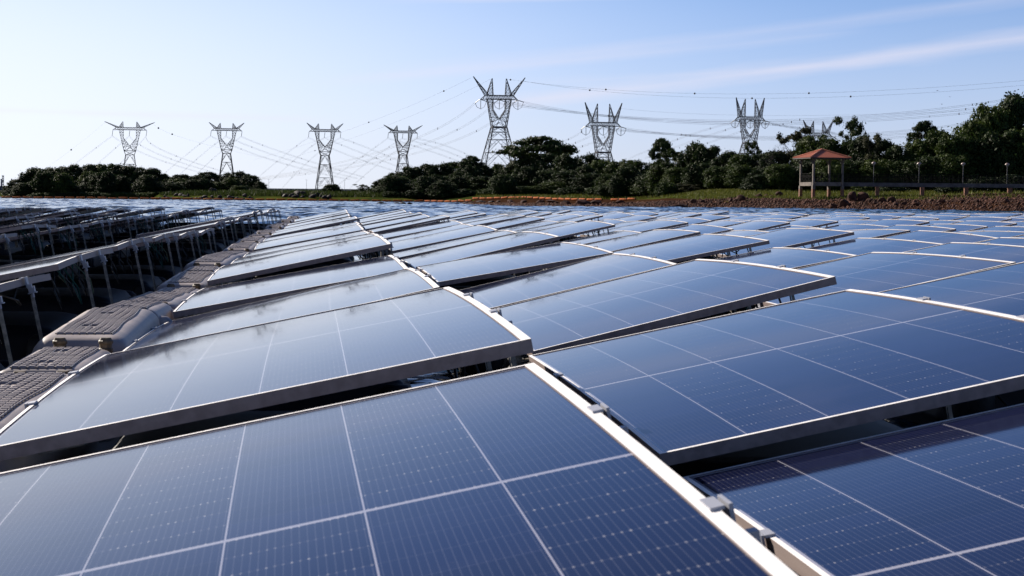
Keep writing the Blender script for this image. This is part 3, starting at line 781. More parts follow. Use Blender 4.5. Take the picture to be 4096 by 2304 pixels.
def tower(name, lab, px, d, S, rotz, P, tension, base_z=None):
    """P: heights and half widths in metres of the S=1 tower"""
    g = gpos(px, min(d, 690)) if d < 690 else gpos(px, d)
    base = gpos(px, d); base.z = P['zb']
    t = thing(name, lab, 'pylon', base, rotz, 'high-voltage pylons across the water')
    W, w = .24*P['wt'], .11*P['wt']
    hb, hm, hw, zc, zt, zw, zb = P['hbase'], P['hbody'], P['hwaist'], P['zc'], P['zt'], P['zw'], P['zm']
    m = MB()                                             # legs
    # each face: legs as narrow A-frames with cross bars
    lv = P['bars']
    def hwid(z): return hb+(hm-hb)*min(z/zb, 1)
    cs = lambda z: [(-hwid(z), -hwid(z), z), (hwid(z), -hwid(z), z), (hwid(z), hwid(z), z), (-hwid(z), hwid(z), z)]
    c0, c1 = cs(0), cs(zb)
    for i in range(4): m.bar(c0[i], c1[i], W*1.2)
    levels = [0]+lv+[zb]
    for a, b in zip(levels[:-1], levels[1:]):
        A, B = cs(a), cs(b)
        for i in range(4):
            j = (i+1) % 4
            mid = (Vector(B[i])+Vector(B[j]))/2
            m.bar(B[i], B[j], W*.8); m.bar(A[i], mid, w*1.3); m.bar(A[j], mid, w*1.3)
            for (L0, L1) in ((A[i], B[i]), (A[j], B[j])):
                n = max(3, int((b-a)/1.6))
                for k in range(n):
                    f0, f1 = k/n, (k+1)/n
                    p0 = Vector(L0).lerp(Vector(L1), f0); q0 = Vector(L0).lerp(mid, f0); q1 = Vector(L0).lerp(mid, f1); p1 = Vector(L0).lerp(Vector(L1), f1)
                    m.bar(p0, q1, w*.7) if k % 2 else m.bar(q0, p1, w*.7); m.bar(p1, q1, w*.7)
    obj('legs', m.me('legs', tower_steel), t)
    m = MB()                                             # waist and window arms
    lo = rect(0, zb, hm, hm); hi = rect(0, zw, hw, hm*.75)
    for i in range(4): m.bar(lo[i], hi[i], W); m.bar(hi[i], hi[(i+1) % 4], W); m.bar(lo[i], hi[(i+1) % 4], W*.7); m.bar(lo[(i+1) % 4], hi[i], W*.7)
    dy = P['dy']
    for s in (-1, 1):
        zi = P['zv']
        A = [(s*hw, -hm*.75, zw), (s*.12, -hm*.6, zi-.2), (s*.12, hm*.6, zi-.2), (s*hw, hm*.75, zw)]
        zk = P['zk']; f = (zk-zw)/(zc-zw)
        xo = hw+(P['hout']-hw)*f
        B = [(s*xo, -dy, zk), (s*P['hin'], -dy, zk), (s*P['hin'], dy, zk), (s*xo, dy, zk)]
        Cc = [(s*P['hout'], -dy, zc), (s*P['hin'], -dy, zc), (s*P['hin'], dy, zc), (s*P['hout'], dy, zc)]
        box4(m, A, B, 4, W*.9, w); box4(m, B, Cc, 3, W*.9, w)
        m.bar((s*hw, -hm*.75, zw), (-s*.3, -hm*.6, zi-1.2), w*1.2); m.bar((s*hw, hm*.75, zw), (-s*.3, hm*.6, zi-1.2), w*1.2)
        m.bar((s*hw*.5, -hm*.7, zw), (s*.12, -hm*.6, zi-.2), W*.8)
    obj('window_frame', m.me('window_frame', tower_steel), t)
    m = MB()                                             # cross arm
    ha, hc = P['harm'], P['hchord']
    for yy in (-dy, dy):
        m.bar((-hc, yy, zt), (hc, yy, zt), W); m.bar((-hc, yy, zc), (hc, yy, zc), W)
        lat(m, (-hc, yy, zc), (hc, yy, zc), (-hc, yy, zt), (hc, yy, zt), 11, w)
        for s in (-1, 1): m.bar((s*hc, yy, zt), (s*ha, 0, zc-.1), W*.8); m.bar((s*hc, yy, zc), (s*ha, 0, zc-.1), W*.8); m.bar((s*(hc+ha)/2, yy*.5, zc-.05), (s*hc, yy, zt), w)
    lat(m, (-hc, -dy, zc), (hc, -dy, zc), (-hc, dy, zc), (hc, dy, zc), 11, w*.8)
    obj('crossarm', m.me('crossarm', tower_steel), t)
    for s in (-1, 1):
        for (xt, zt2, xa, xb) in ((P['horn_o'], P['zh_o'], P['hout']-.6, hc+.1), (P['horn_i'], P['zh_i'], P['hin'], P['hout']+.2)):
            m = MB()
            lo = [(s*xa, -dy, zt), (s*xb, -dy, zt), (s*xb, dy, zt), (s*xa, dy, zt)]
            tip = Vector((s*xt, 0, zt2)); hi = [tip+Vector(((i in (1, 2))*s*.15, 0, 0)) for i in range(4)]
            box4(m, lo, hi, 5, W*.8, w*.8); obj('peak', m.me('peak', tower_steel), t)
    def insul(a, b, dbl=0.0):
        m = MB(); a, b = Vector(a), Vector(b); n = max(8, int((b-a).length/.17)); r = .17*P['wt']
        for off in ((-dbl, dbl) if dbl else (0,)):
            pts = []; rs = []
            for k in range(2*n+1):
                pts.append(a.lerp(b, k/(2*n))+Vector((0, off, 0))); rs.append(r if k % 2 else r*.55)
            m.tube(pts, rs, 6)
        obj('insulator', m.me('insulator', glass_ins), t)
    t['attach'] = 0; ends = []
    for x in (-ha, 0, ha):
        if not tension:
            a = Vector((x, 0, zc-.3)); b = a+Vector((-.35, 0, -P['lins'])); insul(a, b); ends.append((t, b, b))
        else:
            a = Vector((x, 0, zc-.2)); l = a+Vector((-P['lins']*.85, -.8, -P['lins']*.52)); r = a+Vector((P['lins']*.98, .8, -P['lins']*.22))
            insul(a+Vector((-.2, 0, 0)), l, .22); insul(a+Vector((.2, 0, 0)), r, .22)
            insul(a+Vector((.1, 0, 0)), a+Vector((.1, 0, -P['lins']*1.35)))
            m = MB()
            for oo in (-.2, .2):
                m.tube([l+Vector((0, oo, 0)), l+Vector((.5, oo, -P['lins']*.6)), a+Vector((.1, oo, -P['lins']*1.42)), r+Vector((-.7, oo, -P['lins']*.8)), r+Vector((0, oo, 0))], .05, 5)
            obj('jumper_cable', m.me('jumper_cable', wire_mat), t); ends.append((t, l, r))
    del t['attach']
    return t, ends
SUSP = dict(wt=1.0, hbase=4.6, hbody=2.15, hwaist=2.95, zm=18.0, zw=20.1, zc=30.8, zt=32.0, bars=[6.2, 13.2], dy=1.0, zv=22.9, zk=26.6,
            hout=5.4, hin=3.2, harm=8.5, hchord=6.7, horn_o=9.6, zh_o=35.3, horn_i=3.4, zh_i=35.0, lins=2.9, zb=0)
TENS = dict(wt=.85, hbase=6.0, hbody=2.5, hwaist=2.55, zm=14.9, zw=15.2, zc=24.9, zt=26.3, bars=[6.0, 10.6, 13.3], dy=1.1, zv=18.0, zk=21.3,
            hout=4.35, hin=2.3, harm=6.75, hchord=5.0, horn_o=9.3, zh_o=32.8, horn_i=2.5, zh_i=32.3, lins=2.35, zb=0)
def place_tower(nm, lab, px, y_arm, d, base, rot, k=1.0, **over):
    P = dict(base)
    for kk in P:
        if kk in ('bars',): P[kk] = [x*k for x in P[kk]]
        elif kk not in ('wt', 'zb'): P[kk] = P[kk]*k
    P.update(over)
    P['zb'] = height_at(px, y_arm, d)-P['zc']
    return tower(nm, lab, px, d, 1, rot, P, base is TENS)
TW = {}
TW[1] = place_tower('pylon', 'leftmost pylon, rising behind the wooded island with widest splayed peaks', 519, 521, 900, SUSP, R(6), 1.04, horn_o=13.0, zh_o=36.3)
TW[2] = place_tower('pylon', 'second pylon from the left, above the right end of the island', 905, 524, 905, SUSP, R(6), .96)
TW[3] = place_tower('pylon', 'pylon standing clear to the ground behind the dam wall', 1297, 528, 900, SUSP, R(6), 1.0)
TW[4] = place_tower('pylon', 'fourth pylon from the left, just left of the forest', 1608, 533, 905, SUSP, R(6), .93, horn_o=10.4)
TW[5] = place_tower('pylon', 'tallest pylon in the middle with strain insulators and jumper loops', 1990, 400, 600, TENS, R(5))
TW[6] = place_tower('pylon', 'pylon rising from the forest right of the umbrella tree', 2406, 506, 620, TENS, R(4), .98, horn_o=6.9, zh_o=33.0, horn_i=2.2, zh_i=32.6)
TW[7] = place_tower('pylon', 'pylon behind the forest, left of the tile-roofed gazebo', 2990, 482, 650, TENS, R(4), .90, horn_o=5.6, zh_o=31.0, horn_i=1.9, zh_i=30.5)
TW[8] = place_tower('pylon', 'pylon whose four peaks only just show over the trees by the gazebo', 3262, 545, 720, TENS, R(4), .92, horn_o=6.6, zh_o=29.5, horn_i=2.0, zh_i=29.2)
bpy.context.view_layer.update()

def wire_bundle(pts3, n, sep, r, name, lab, spacers=(), balls=(), group='power lines', ballr=.33):
    """pts3: start, middle, end in world space; a parabola through them; n sub-conductors"""
    a, b, c = pts3
    t = thing(name, lab, 'cable', a, 0, group)
    def P(s): return a*(1-s)*(1-2*s)+b*4*s*(1-s)+c*s*(2*s-1)
    N_ = 26
    for k in range(n):
        off = Vector((0, 0, (k-(n-1)/2)*sep)); m = MB()
        m.tube([P(i/N_)+off-a for i in range(N_+1)], r, 4, caps=False); obj('wire', m.me('wire', wire_mat), t)
    for s in spacers:
        m = MB(); m.box(P(s)-a, (.22, .22, sep+.25)); obj('spacer', m.me('spacer', ball_mat), t)
    for s in balls:
        m = MB(); m.lathe([(ballr*math.sin(math.pi*i/8), -ballr*math.cos(math.pi*i/8)) for i in range(9)], 12, P(s)-a); obj('marker_ball', m.me('marker_ball', ball_mat, True), t)
    return t
def wpt(tup, k, side):
    t, ends = tup; e = ends[k]; return t.matrix_world @ e[side+1]
PH = ['left', 'middle', 'right']
def span(T, side, targets, lab, n=2, sep=.55, r=.035):
    for k in range(3):
        a = wpt(TW[T], k, side); (mx, my, md), (ex, ey, ed) = targets(k)
        wire_bundle((a, at(mx, my, md), at(ex, ey, ed)), n, sep, r, 'power_line', (lab % PH[k]), spacers=(.22, .55, .83), group='power lines between the pylons')
span(1, 0, lambda k: ((300+k*90, 655-k*0, 1000), (140+k*110, 775, 1100)), 'power line falling left from the %s insulator of the leftmost pylon')
span(1, 1, lambda k: ((660+k*22-20, 640-k*12, 980), (905+k*30, 715-k*4, 1080)), 'power line falling right from the %s insulator of the leftmost pylon')
span(2, 0, lambda k: ((735+k*62, 628, 990), (600+k*70, 745, 1080)), 'power line falling left from the %s insulator of the second pylon')
span(2, 1, lambda k: ((1120+k*30, 650-k*12, 990), (1400+k*30, 718-k*4, 1080)), 'power line falling right from the %s insulator of the second pylon')
span(3, 0, lambda k: ((1120+k*62, 636, 990), (985+k*72, 752, 1080)), 'power line falling left from the %s insulator of the pylon by the dam')
span(3, 1, lambda k: ((1440+k*38, 638-k*14, 990), (1690+k*40, 716, 1080)), 'power line falling right from the %s insulator of the pylon by the dam')
span(4, 0, lambda k: ((1430+k*52, 640, 990), (1270+k*64, 755, 1080)), 'power line falling left from the %s insulator of the fourth pylon')
span(4, 1, lambda k: ((1780+k*30, 625-k*10, 990), (1960+k*30, 700, 1080)), 'power line falling right from the %s insulator of the fourth pylon')
span(5, 0, lambda k: ((1500+k*60, 612+k*6, 800), (1010, 716+k*2, 1080)), 'long sagging power line from the %s strain insulator of the tallest pylon', 2, .6, .032)
span(5, 1, lambda k: ((3080-k*30, 482+k*8, 560), (4330, 345+k*26, 520)), 'power line crossing to the right from the %s arm of the tallest pylon', 2, .42, .03)
span(6, 0, lambda k: ((2285+k*30, 552+k*14, 680), (2120+k*30, 622, 760)), 'power line dipping left from the %s arm of the forest pylon', 2, .5, .03)
span(6, 1, lambda k: ((3180-k*20, 547+k*6, 590), (3960, 480+k*22, 570)), 'power line running right from the %s arm of the forest pylon', 2, .42, .03)
span(7, 0, lambda k: ((2730+k*60, 550+k*8, 720), (2520+k*60, 632, 800)), 'power line dipping left from the %s arm of the pylon left of the gazebo', 2, .5, .03)
span(7, 1, lambda k: ((3180+k*6, 508+k*4, 680), (3340+k*20, 532+k*4, 700)), 'power line running right from the %s arm of the pylon left of the gazebo', 2, .42, .03)
def gw(p0, p1, p2, lab, balls, r=.024, ballr=.32): wire_bundle((at(*p0), at(*p1), at(*p2)), 1, 0, r, 'ground_wire', lab, balls=balls, group='thin earth wires with marker balls', ballr=ballr)
gw((2095, 325, 600), (3030, 393, 560), (4330, 318, 520), 'upper earth wire with marker balls, from the right peak of the tallest pylon', (.16, .49, .66))
gw((2022, 316, 600), (3000, 376, 560), (4330, 300, 520), 'second earth wire with marker balls, from an inner peak of the tallest pylon', (.012, .225, .40, .60))
gw((1885, 311, 600), (1400, 517, 760), (1010, 640, 1050), 'earth wire with balls falling left from the outer peak of the tallest pylon', (.115, .42))
gw((1963, 316, 600), (1500, 520, 760), (1100, 650, 1050), 'earth wire falling left from the left inner peak of the tallest pylon', (.78,))
gw((425, 485, 900), (270, 610, 1000), (60, 760, 1100), 'earth wire with one ball falling left from the leftmost pylon', (.46,), .02, .5)
gw((610, 492, 900), (760, 560, 1000), (1100, 640, 1100), 'earth wire with two balls falling right from the leftmost pylon', (.16, .34), .02, .5)
gw((2485, 434, 620), (3080, 462, 600), (3960, 440, 580), 'faint earth wire running right from the forest pylon', (), .018)

# ------------------------------------------------------------------ orange boom on the water
orange = noisy(mat('weathered_orange_foam', (.55, .17, .03), .8, 0, .1), (.27, .055, .010), (.42, .11, .02), 3, 5, bump=.3, bscale=20)
cap_dark = mat('boom_strap', (.06, .03, .02), .8)
def boom_me():
    m = MB(); n = 10; L0, r = 1.03, .235
    prof = [(-L0, .10), (-L0+.02, r*.86), (-L0+.09, r), (-.3, r*1.02), (.3, r*1.02), (L0-.09, r), (L0-.02, r*.86), (L0, .10)]
    m.tube([(x, 0, 0) for x, _ in prof], [q for _, q in prof], 12)
    return m.me('foam_body', orange, True)
bme = boom_me()
def strap_me():
    m = MB()
    for x in (-.97, .97): m.tube([(x-.03, 0, 0), (x+.03, 0, 0)], .238, 12)
    m.tube([(-1.22, 0, -.02), (1.22, 0, -.02)], .035, 5); return m.me('strap', cap_dark)
sme = strap_me(); b0 = None
anch = [(-60, 375), (700, 375), (1700, 372), (2050, 350), (2300, 330), (2545, 316)]
def apos(s):
    pts = [gpos(p, d) for p, d in anch]; 
    for q in pts: q.z = 0
    for i in range(len(pts)-1):
        L_ = (pts[i+1]-pts[i]).length
        if s <= L_ or i == len(pts)-2: return pts[i].lerp(pts[i+1], s/L_), (pts[i+1]-pts[i]).normalized(), anch[i][0]+(anch[i+1][0]-anch[i][0])*s/L_, anch[i][1]+(anch[i+1][1]-anch[i][1])*s/L_
        s -= L_
tot = sum((gpos(*anch[i+1])-gpos(*anch[i])).length for i in range(len(anch)-1))
s = 0; k = 0; rb = random.Random(3)
while s < tot-1:
    p, dr, px, d = apos(s)
    if 2395 < px < 2440: s += 2.36; continue
    gz = max(tz(px, d), 0)
    if b0 is None:
        b0 = thing('boom_float', 'x', 'buoy'); obj('foam_body', bme, b0); obj('strap', sme, b0); t = b0
    else: t = copy_tree(b0)
    pt = rb.gauss(0, .015) if rb.random() > .12 else rb.choice((-.09, .09))
    t.location = (p.x, p.y, gz+(.20 if gz < .1 else .22)+rb.gauss(0, .02)); t.rotation_euler = (rb.uniform(0, 6), pt, math.atan2(dr.y, dr.x)+rb.gauss(0, .03))
    setp(t, 'orange cylindrical float, %s from the left in the floating boom' % ORD[k], 'buoy', 'orange floats of the boom'); k += 1
    s += 2.36+rb.uniform(-.05, .05)

# ------------------------------------------------------------------ trees
def leaf_mat(name, c1, c2):
    m = mat(name, c1, .65, 0, .12); t = m.node_tree; b = t.nodes['Principled BSDF']; L = t.links
    oi = N(t, 'ShaderNodeObjectInfo'); tc = N(t, 'ShaderNodeTexCoord')
    nz = N(t, 'ShaderNodeTexNoise'); nz.inputs['Scale'].default_value = .6; nz.inputs['Detail'].default_value = 4; L.new(tc.outputs['Object'], nz.inputs['Vector'])
    f = mth(t, 'ADD', mth(t, 'MULTIPLY', sstep(t, nz.outputs[0], .35, .65), .7), mth(t, 'MULTIPLY', oi.outputs['Random'], .45), clamp=True)
    col = mixc(t, f, c1, c2); L.new(col, b.inputs['Base Color'])
    tr = N(t, 'ShaderNodeBsdfTranslucent'); L.new(col, tr.inputs[0]); mx = N(t, 'ShaderNodeMixShader'); mx.inputs[0].default_value = .25
    L.new(b.outputs[0], mx.inputs[1]); L.new(tr.outputs[0], mx.inputs[2]); out = t.nodes['Material Output']; L.new(mx.outputs[0], out.inputs[0])
    return m
leafA = leaf_mat('dark_leaves', (.008, .016, .006), (.026, .042, .010))
leafB = leaf_mat('olive_leaves', (.013, .027, .006), (.050, .072, .013))
leafC = leaf_mat('dry_leaves', (.02, .026, .012), (.045, .045, .018))
bark = noisy(mat('bark', (.05, .04, .03), .9), (.03, .025, .02), (.09, .075, .06), 6, 5, bump=.4)
def crown_mesh(name, blobs, nleaf, size, m, seed, shell=.55):
    """leaf-sized quads spread through a set of ellipsoidal clumps, denser near each clump's surface"""
    g = np.random.default_rng(seed)
    blobs = np.array(blobs, float)            # x y z rx ry rz
    vol = blobs[:, 3]*blobs[:, 4]*blobs[:, 5]; pr = vol**.75; pr /= pr.sum()
    idx = g.choice(len(blobs), nleaf, p=pr); B = blobs[idx]
    dv = g.normal(size=(nleaf, 3)); dv /= np.linalg.norm(dv, axis=1)[:, None]
    rad = shell+(1-shell)*g.random(nleaf)**.6; rad *= 1+.28*g.normal(size=nleaf)
    P_ = B[:, :3]+dv*B[:, 3:]*rad[:, None]
    nrm = dv+g.normal(size=(nleaf, 3))*.55+np.array([0, 0, .35]); nrm /= np.linalg.norm(nrm, axis=1)[:, None]
    a = np.cross(nrm, g.normal(size=(nleaf, 3))); a /= np.linalg.norm(a, axis=1)[:, None]; b = np.cross(nrm, a)
    s_ = size*(.55+.9*g.random(nleaf))[:, None]
    q = np.stack([P_-a*s_, P_+b*s_*.55, P_+a*s_, P_-b*s_*.55], 1).reshape(-1, 3)
    me = bpy.data.meshes.new(name); me.vertices.add(len(q)); me.vertices.foreach_set('co', q.ravel())
    me.loops.add(nleaf*4); me.loops.foreach_set('vertex_index', np.arange(nleaf*4)); me.polygons.add(nleaf)
    me.polygons.foreach_set('loop_start', np.arange(0, nleaf*4, 4)); me.polygons.foreach_set('loop_total', np.full(nleaf, 4))
    me.materials.append(m); me.update(calc_edges=True); return me
def limbs_mesh(name, trunk_r, h0, tips, seed, bend=.4):
    rr = random.Random(seed); m = MB()
    top = Vector((rr.uniform(-.3, .3), rr.uniform(-.3, .3), h0))
    m.tube([(0, 0, -.6), (0, 0, .1), top*.5+Vector((rr.uniform(-.2, .2), 0, 0)), top], [trunk_r*1.5, trunk_r*1.15, trunk_r, trunk_r*.85], 8)
    for tp in tips:
        tp = Vector(tp); mid = top.lerp(tp, .5)+Vector((rr.uniform(-bend, bend), rr.uniform(-bend, bend), rr.uniform(0, bend)))
        m.tube([top-Vector((0, 0, .2)), mid, tp], [trunk_r*.55, trunk_r*.32, trunk_r*.08], 5)
        for _ in range(3):
            q = mid.lerp(tp, rr.uniform(.1, .8)); e = q+Vector((rr.uniform(-1, 1), rr.uniform(-1, 1), rr.uniform(.1, 1)))*.9
            m.tube([q, e], [trunk_r*.2, trunk_r*.04], 4)
    return m.me(name, bark)
# prototypes are about 10 m tall, 10 m wide
KIND = {}
def blobs_round(seed, n=16, low=2.2):
    rr = random.Random(seed); out = []
    for _ in range(int(n*5)):
        a = rr.uniform(0, 6.283); z = rr.uniform(low-.6, 9.0); f = (z-low)/(9.6-low)
        rmax = 4.3*math.sqrt(max(.05, 1-(2*f-.80)**2*.80)); r = rmax*rr.random()**.35*rr.uniform(.8, 1.05); s_ = rr.uniform(.40, 1.0)
        out.append((r*math.cos(a), r*math.sin(a), z, s_*1.15, s_*1.15, s_*.95))
    out.append((0, 0, 5.0, 3.4, 3.4, 3.0)); out.append((0, 0, 3.4, 3.2, 3.2, 1.8)); return out
def blobs_umbrella(seed):
    rr = random.Random(seed); out = []
    for _ in range(46):
        a = rr.uniform(0, 6.283); r = 5.3*math.sqrt(rr.random()); z = 9.1-.085*r*r+rr.uniform(-.5, .3)
        out.append((r*math.cos(a), r*math.sin(a), z, rr.uniform(.9, 1.5), rr.uniform(.9, 1.5), rr.uniform(.28, .5)))
    for _ in range(9):
        a = rr.uniform(0, 6.283); r = rr.uniform(1.5, 4.3); out.append((r*math.cos(a), r*math.sin(a), rr.uniform(5.2, 7.0), 1.1, 1.1, .4))
    return out
def blobs_sparse(seed):
    rr = random.Random(seed); out = []
    for _ in range(36):
        a = rr.uniform(0, 6.283); z = rr.uniform(3.0, 9.6); r = rr.uniform(.3, 3.1)*(1.15-.06*abs(z-6)**1.3); out.append((r*math.cos(a), r*math.sin(a), z, rr.uniform(.45, 1.0), rr.uniform(.45, 1.0), rr.uniform(.35, .7)))
    return out
def tips_of(bl, k, seed):
    rr = random.Random(seed); return [b[:3] for b in rr.sample(bl, min(k, len(bl)))]
def defkind(key, bl, nleaf, size, m, h0, tr, k, seed, shell=.55):
    KIND[key] = (crown_mesh('crown', bl, nleaf, size, m, seed, shell), limbs_mesh('trunk', tr, h0, tips_of(bl, k, seed), seed))
for i in range(3): b_ = blobs_round(20+i); defkind('round%d' % i, b_, 16000, .23, leafA, 3.2, .22, 7, 20+i)
for i in range(2): b_ = blobs_round(40+i, 18, 1.6); defkind('olive%d' % i, b_, 16000, .22, leafB, 2.4, .2, 7, 40+i)
for i in range(2): b_ = blobs_umbrella(60+i); defkind('umbrella%d' % i, b_, 13000, .20, leafA, 3.8, .26, 12, 60+i, .2)
for i in range(2): b_ = blobs_sparse(80+i); defkind('sparse%d' % i, b_, 6500, .18, leafC if i else leafA, 4.2, .16, 12, 80+i, .1)
b_ = blobs_round(99, 14, .7); defkind('bush0', [(x, y, z*.55, a, b, c*.6) for x, y, z, a, b, c in b_], 7500, .30, leafB, 1.0, .12, 5, 99)
b_ = blobs_round(98, 14, .7); defkind('bush1', [(x, y, z*.55, a, b, c*.6) for x, y, z, a, b, c in b_], 7500, .30, leafA, 1.0, .12, 5, 98)
def bare_mesh(seed):
    rr = random.Random(seed); m = MB()
    def grow(p, d, l, r, lv):
        q = p+d*l; m.tube([p, p.lerp(q, .5)+Vector((rr.uniform(-.1, .1), rr.uniform(-.1, .1), 0))*l, q], [r, r*.8, r*.6], 5 if lv < 3 else 3, caps=False)
        if lv >= 6: return
        for _ in range(3 if lv > 0 else 4):
            nd = (d+Vector((rr.gauss(0, .55), rr.gauss(0, .55), rr.gauss(.12, .3)))).normalized(); grow(q, nd, l*rr.uniform(.62, .82), r*.6, lv+1)
    grow(Vector((0, 0, -.4)), Vector((.05, 0, 1)), 3.2, .17, 0); return m.me('trunk', bark)
KIND['bare0'] = (None, bare_mesh(5))
protoT = {}
NAMES = {'round': ('broadleaf_tree', 'dark rounded tree'), 'olive': ('leafy_tree', 'bright green bushy tree'), 'umbrella': ('umbrella_tree', 'flat-topped spreading tree'),
         'sparse': ('sparse_tree', 'thin open-crowned tree'), 'bush': ('shrub', 'low dense shrub'), 'bare': ('bare_tree', 'leafless grey tree')}
tcount = {}
def tree(key, px, ytop, wpx, d, where, label=None, dz=-.1, rot=None):
    kind = key.rstrip('0123456789'); nm, adj = NAMES[kind]
    if key not in protoT:
        t = thing(nm, 'x', 'tree'); cr, tr_ = KIND[key]
        if cr: obj('crown', cr, t)
        obj('trunk', tr_, t); protoT[key] = t
    else: t = copy_tree(protoT[key])
    p = gpos(px, d, dz); t.location = p
    h = height_at(px, ytop, d)-p.z; H0 = {'bush': 6.0, 'bare': 10.5}.get(kind, 9.9)
    W0 = {'umbrella': 11.5, 'sparse': 6.2, 'bush': 9.5, 'bare': 8}.get(kind, 9.3)
    sz = h/H0; sx = (wpx/F_SRC*d)/W0*1.08
    t.scale = (sx, sx, sz); t.rotation_euler = (0, 0, rot if rot is not None else random.uniform(0, 6.28))
    n = tcount.get(where, 0); tcount[where] = n+1
    setp(t, label or '%s %s, %s tree counted from the left' % (adj, where, ORD[n]), 'shrub' if kind == 'bush' else 'tree', 'trees and shrubs '+where)
    return t
# island
rt = random.Random(77)
isl = [(38, 745, 70), (75, 716, 110), (136, 668, 120), (190, 668, 120), (245, 664, 120), (310, 658, 130), (365, 655, 120), (425, 648, 130), (483, 656, 120), (540, 662, 120), (600, 672, 120), (640, 692, 90)]
rows = [(px, y, w, 478, rt.choice(['round0', 'round1', 'round2', 'olive1'])) for px, y, w in isl]
for px in range(60, 700, 21): rows.append((px+rt.uniform(-12, 12), rt.uniform(676, 752) if 110 < px < 660 else rt.uniform(715, 755), rt.uniform(75, 125), rt.uniform(452, 474), rt.choice(['olive0', 'round1', 'olive1', 'round0', 'round2'])))
rows += [(px, 768+rt.uniform(-4, 3), 75, 448 if 130 < px < 900 else 455, rt.choice(['bush0', 'bush1'])) for px in range(62, 1060, 46)]
rows += [(725, 696, 105, 470, 'round2'), (690, 712, 90, 468, 'round1'), (786, 700, 80, 470, 'olive1'), (828, 684, 112, 468, 'umbrella0'), (880, 705, 90, 474, 'round0'), (945, 684, 120, 474, 'round1'), (1000, 700, 100, 470, 'round2'), (1040, 725, 60, 466, 'round0')]
for px in range(700, 1050, 20): rows.append((px+rt.uniform(-10, 10), rt.uniform(705, 755) if px < 1000 else rt.uniform(735, 755), rt.uniform(70, 110), rt.uniform(455, 470), rt.choice(['olive0', 'round1', 'olive1', 'round0'])))
rows.append((1062, 758, 36, 462, 'bush1'))
rows.sort()
for px, y, w, d, k in rows: tree(k, px, y, w, d, 'on the wooded island')
# lone bushes on the spit of grass
tree('bush1', 1325, 731, 82, 425, 'on the grass strip', 'round dark bush standing alone in front of the dam wall')
tree('sparse0', 1440, 738, 62, 425, 'on the grass strip', 'small open-crowned tree at the left end of the forest')
tree('bush0', 1490, 748, 70, 423, 'on the grass strip', 'low shrub between the small tree and the forest')
# forest
fr = [(1530, 712, 95, 425, 'round0'), (1585, 686, 115, 425, 'round1'), (1640, 664, 125, 430, 'round2'), (1700, 655, 120, 432, 'round0'), (1760, 650, 120, 435, 'round1'), (1812, 645, 110, 440, 'round2'), (1868, 640, 120, 425, 'round0'),
      (1925, 655, 110, 430, 'round1'), (1985, 650, 110, 440, 'olive0'), (2040, 640, 120, 420, 'round0'), (2110, 625, 140, 415, 'round1'), (2190, 610, 150, 410, 'round2'), (2270, 615, 150, 400, 'round0'), (2340, 612, 130, 398, 'round1'),
      (2400, 630, 120, 390, 'olive1'), (2460, 638, 120, 385, 'olive0'), (2515, 630, 120, 375, 'olive1'), (2560, 640, 120, 365, 'round1'),
      (1540, 735, 110, 412, 'bush1'), (1610, 722, 120, 412, 'round2'), (1690, 712, 130, 410, 'round1'), (1770, 705, 130, 408, 'round0'), (1850, 700, 140, 405, 'round2'), (1930, 705, 130, 402, 'round0'), (2010, 700, 140, 398, 'olive1'),
      (2090, 690, 150, 395, 'round1'), (2180, 680, 150, 390, 'round2'), (2270, 685, 160, 382, 'round0'), (2360, 690, 150, 372, 'round1'), (2440, 690, 150, 365, 'olive0'), (2530, 690, 150, 350, 'round2'), (2610, 675, 150, 338, 'round0'),
      (1568, 762, 90, 402, 'bush1'), (1660, 756, 110, 400, 'bush1'), (1760, 754, 120, 398, 'bush1'), (1860, 752, 120, 396, 'bush1'), (1960, 750, 110, 392, 'bush0'), (2070, 745, 120, 385, 'bush1'), (2170, 745, 120, 380, 'bush1'), (2280, 742, 120, 370, 'bush1'), (2390, 742, 120, 362, 'bush0')]
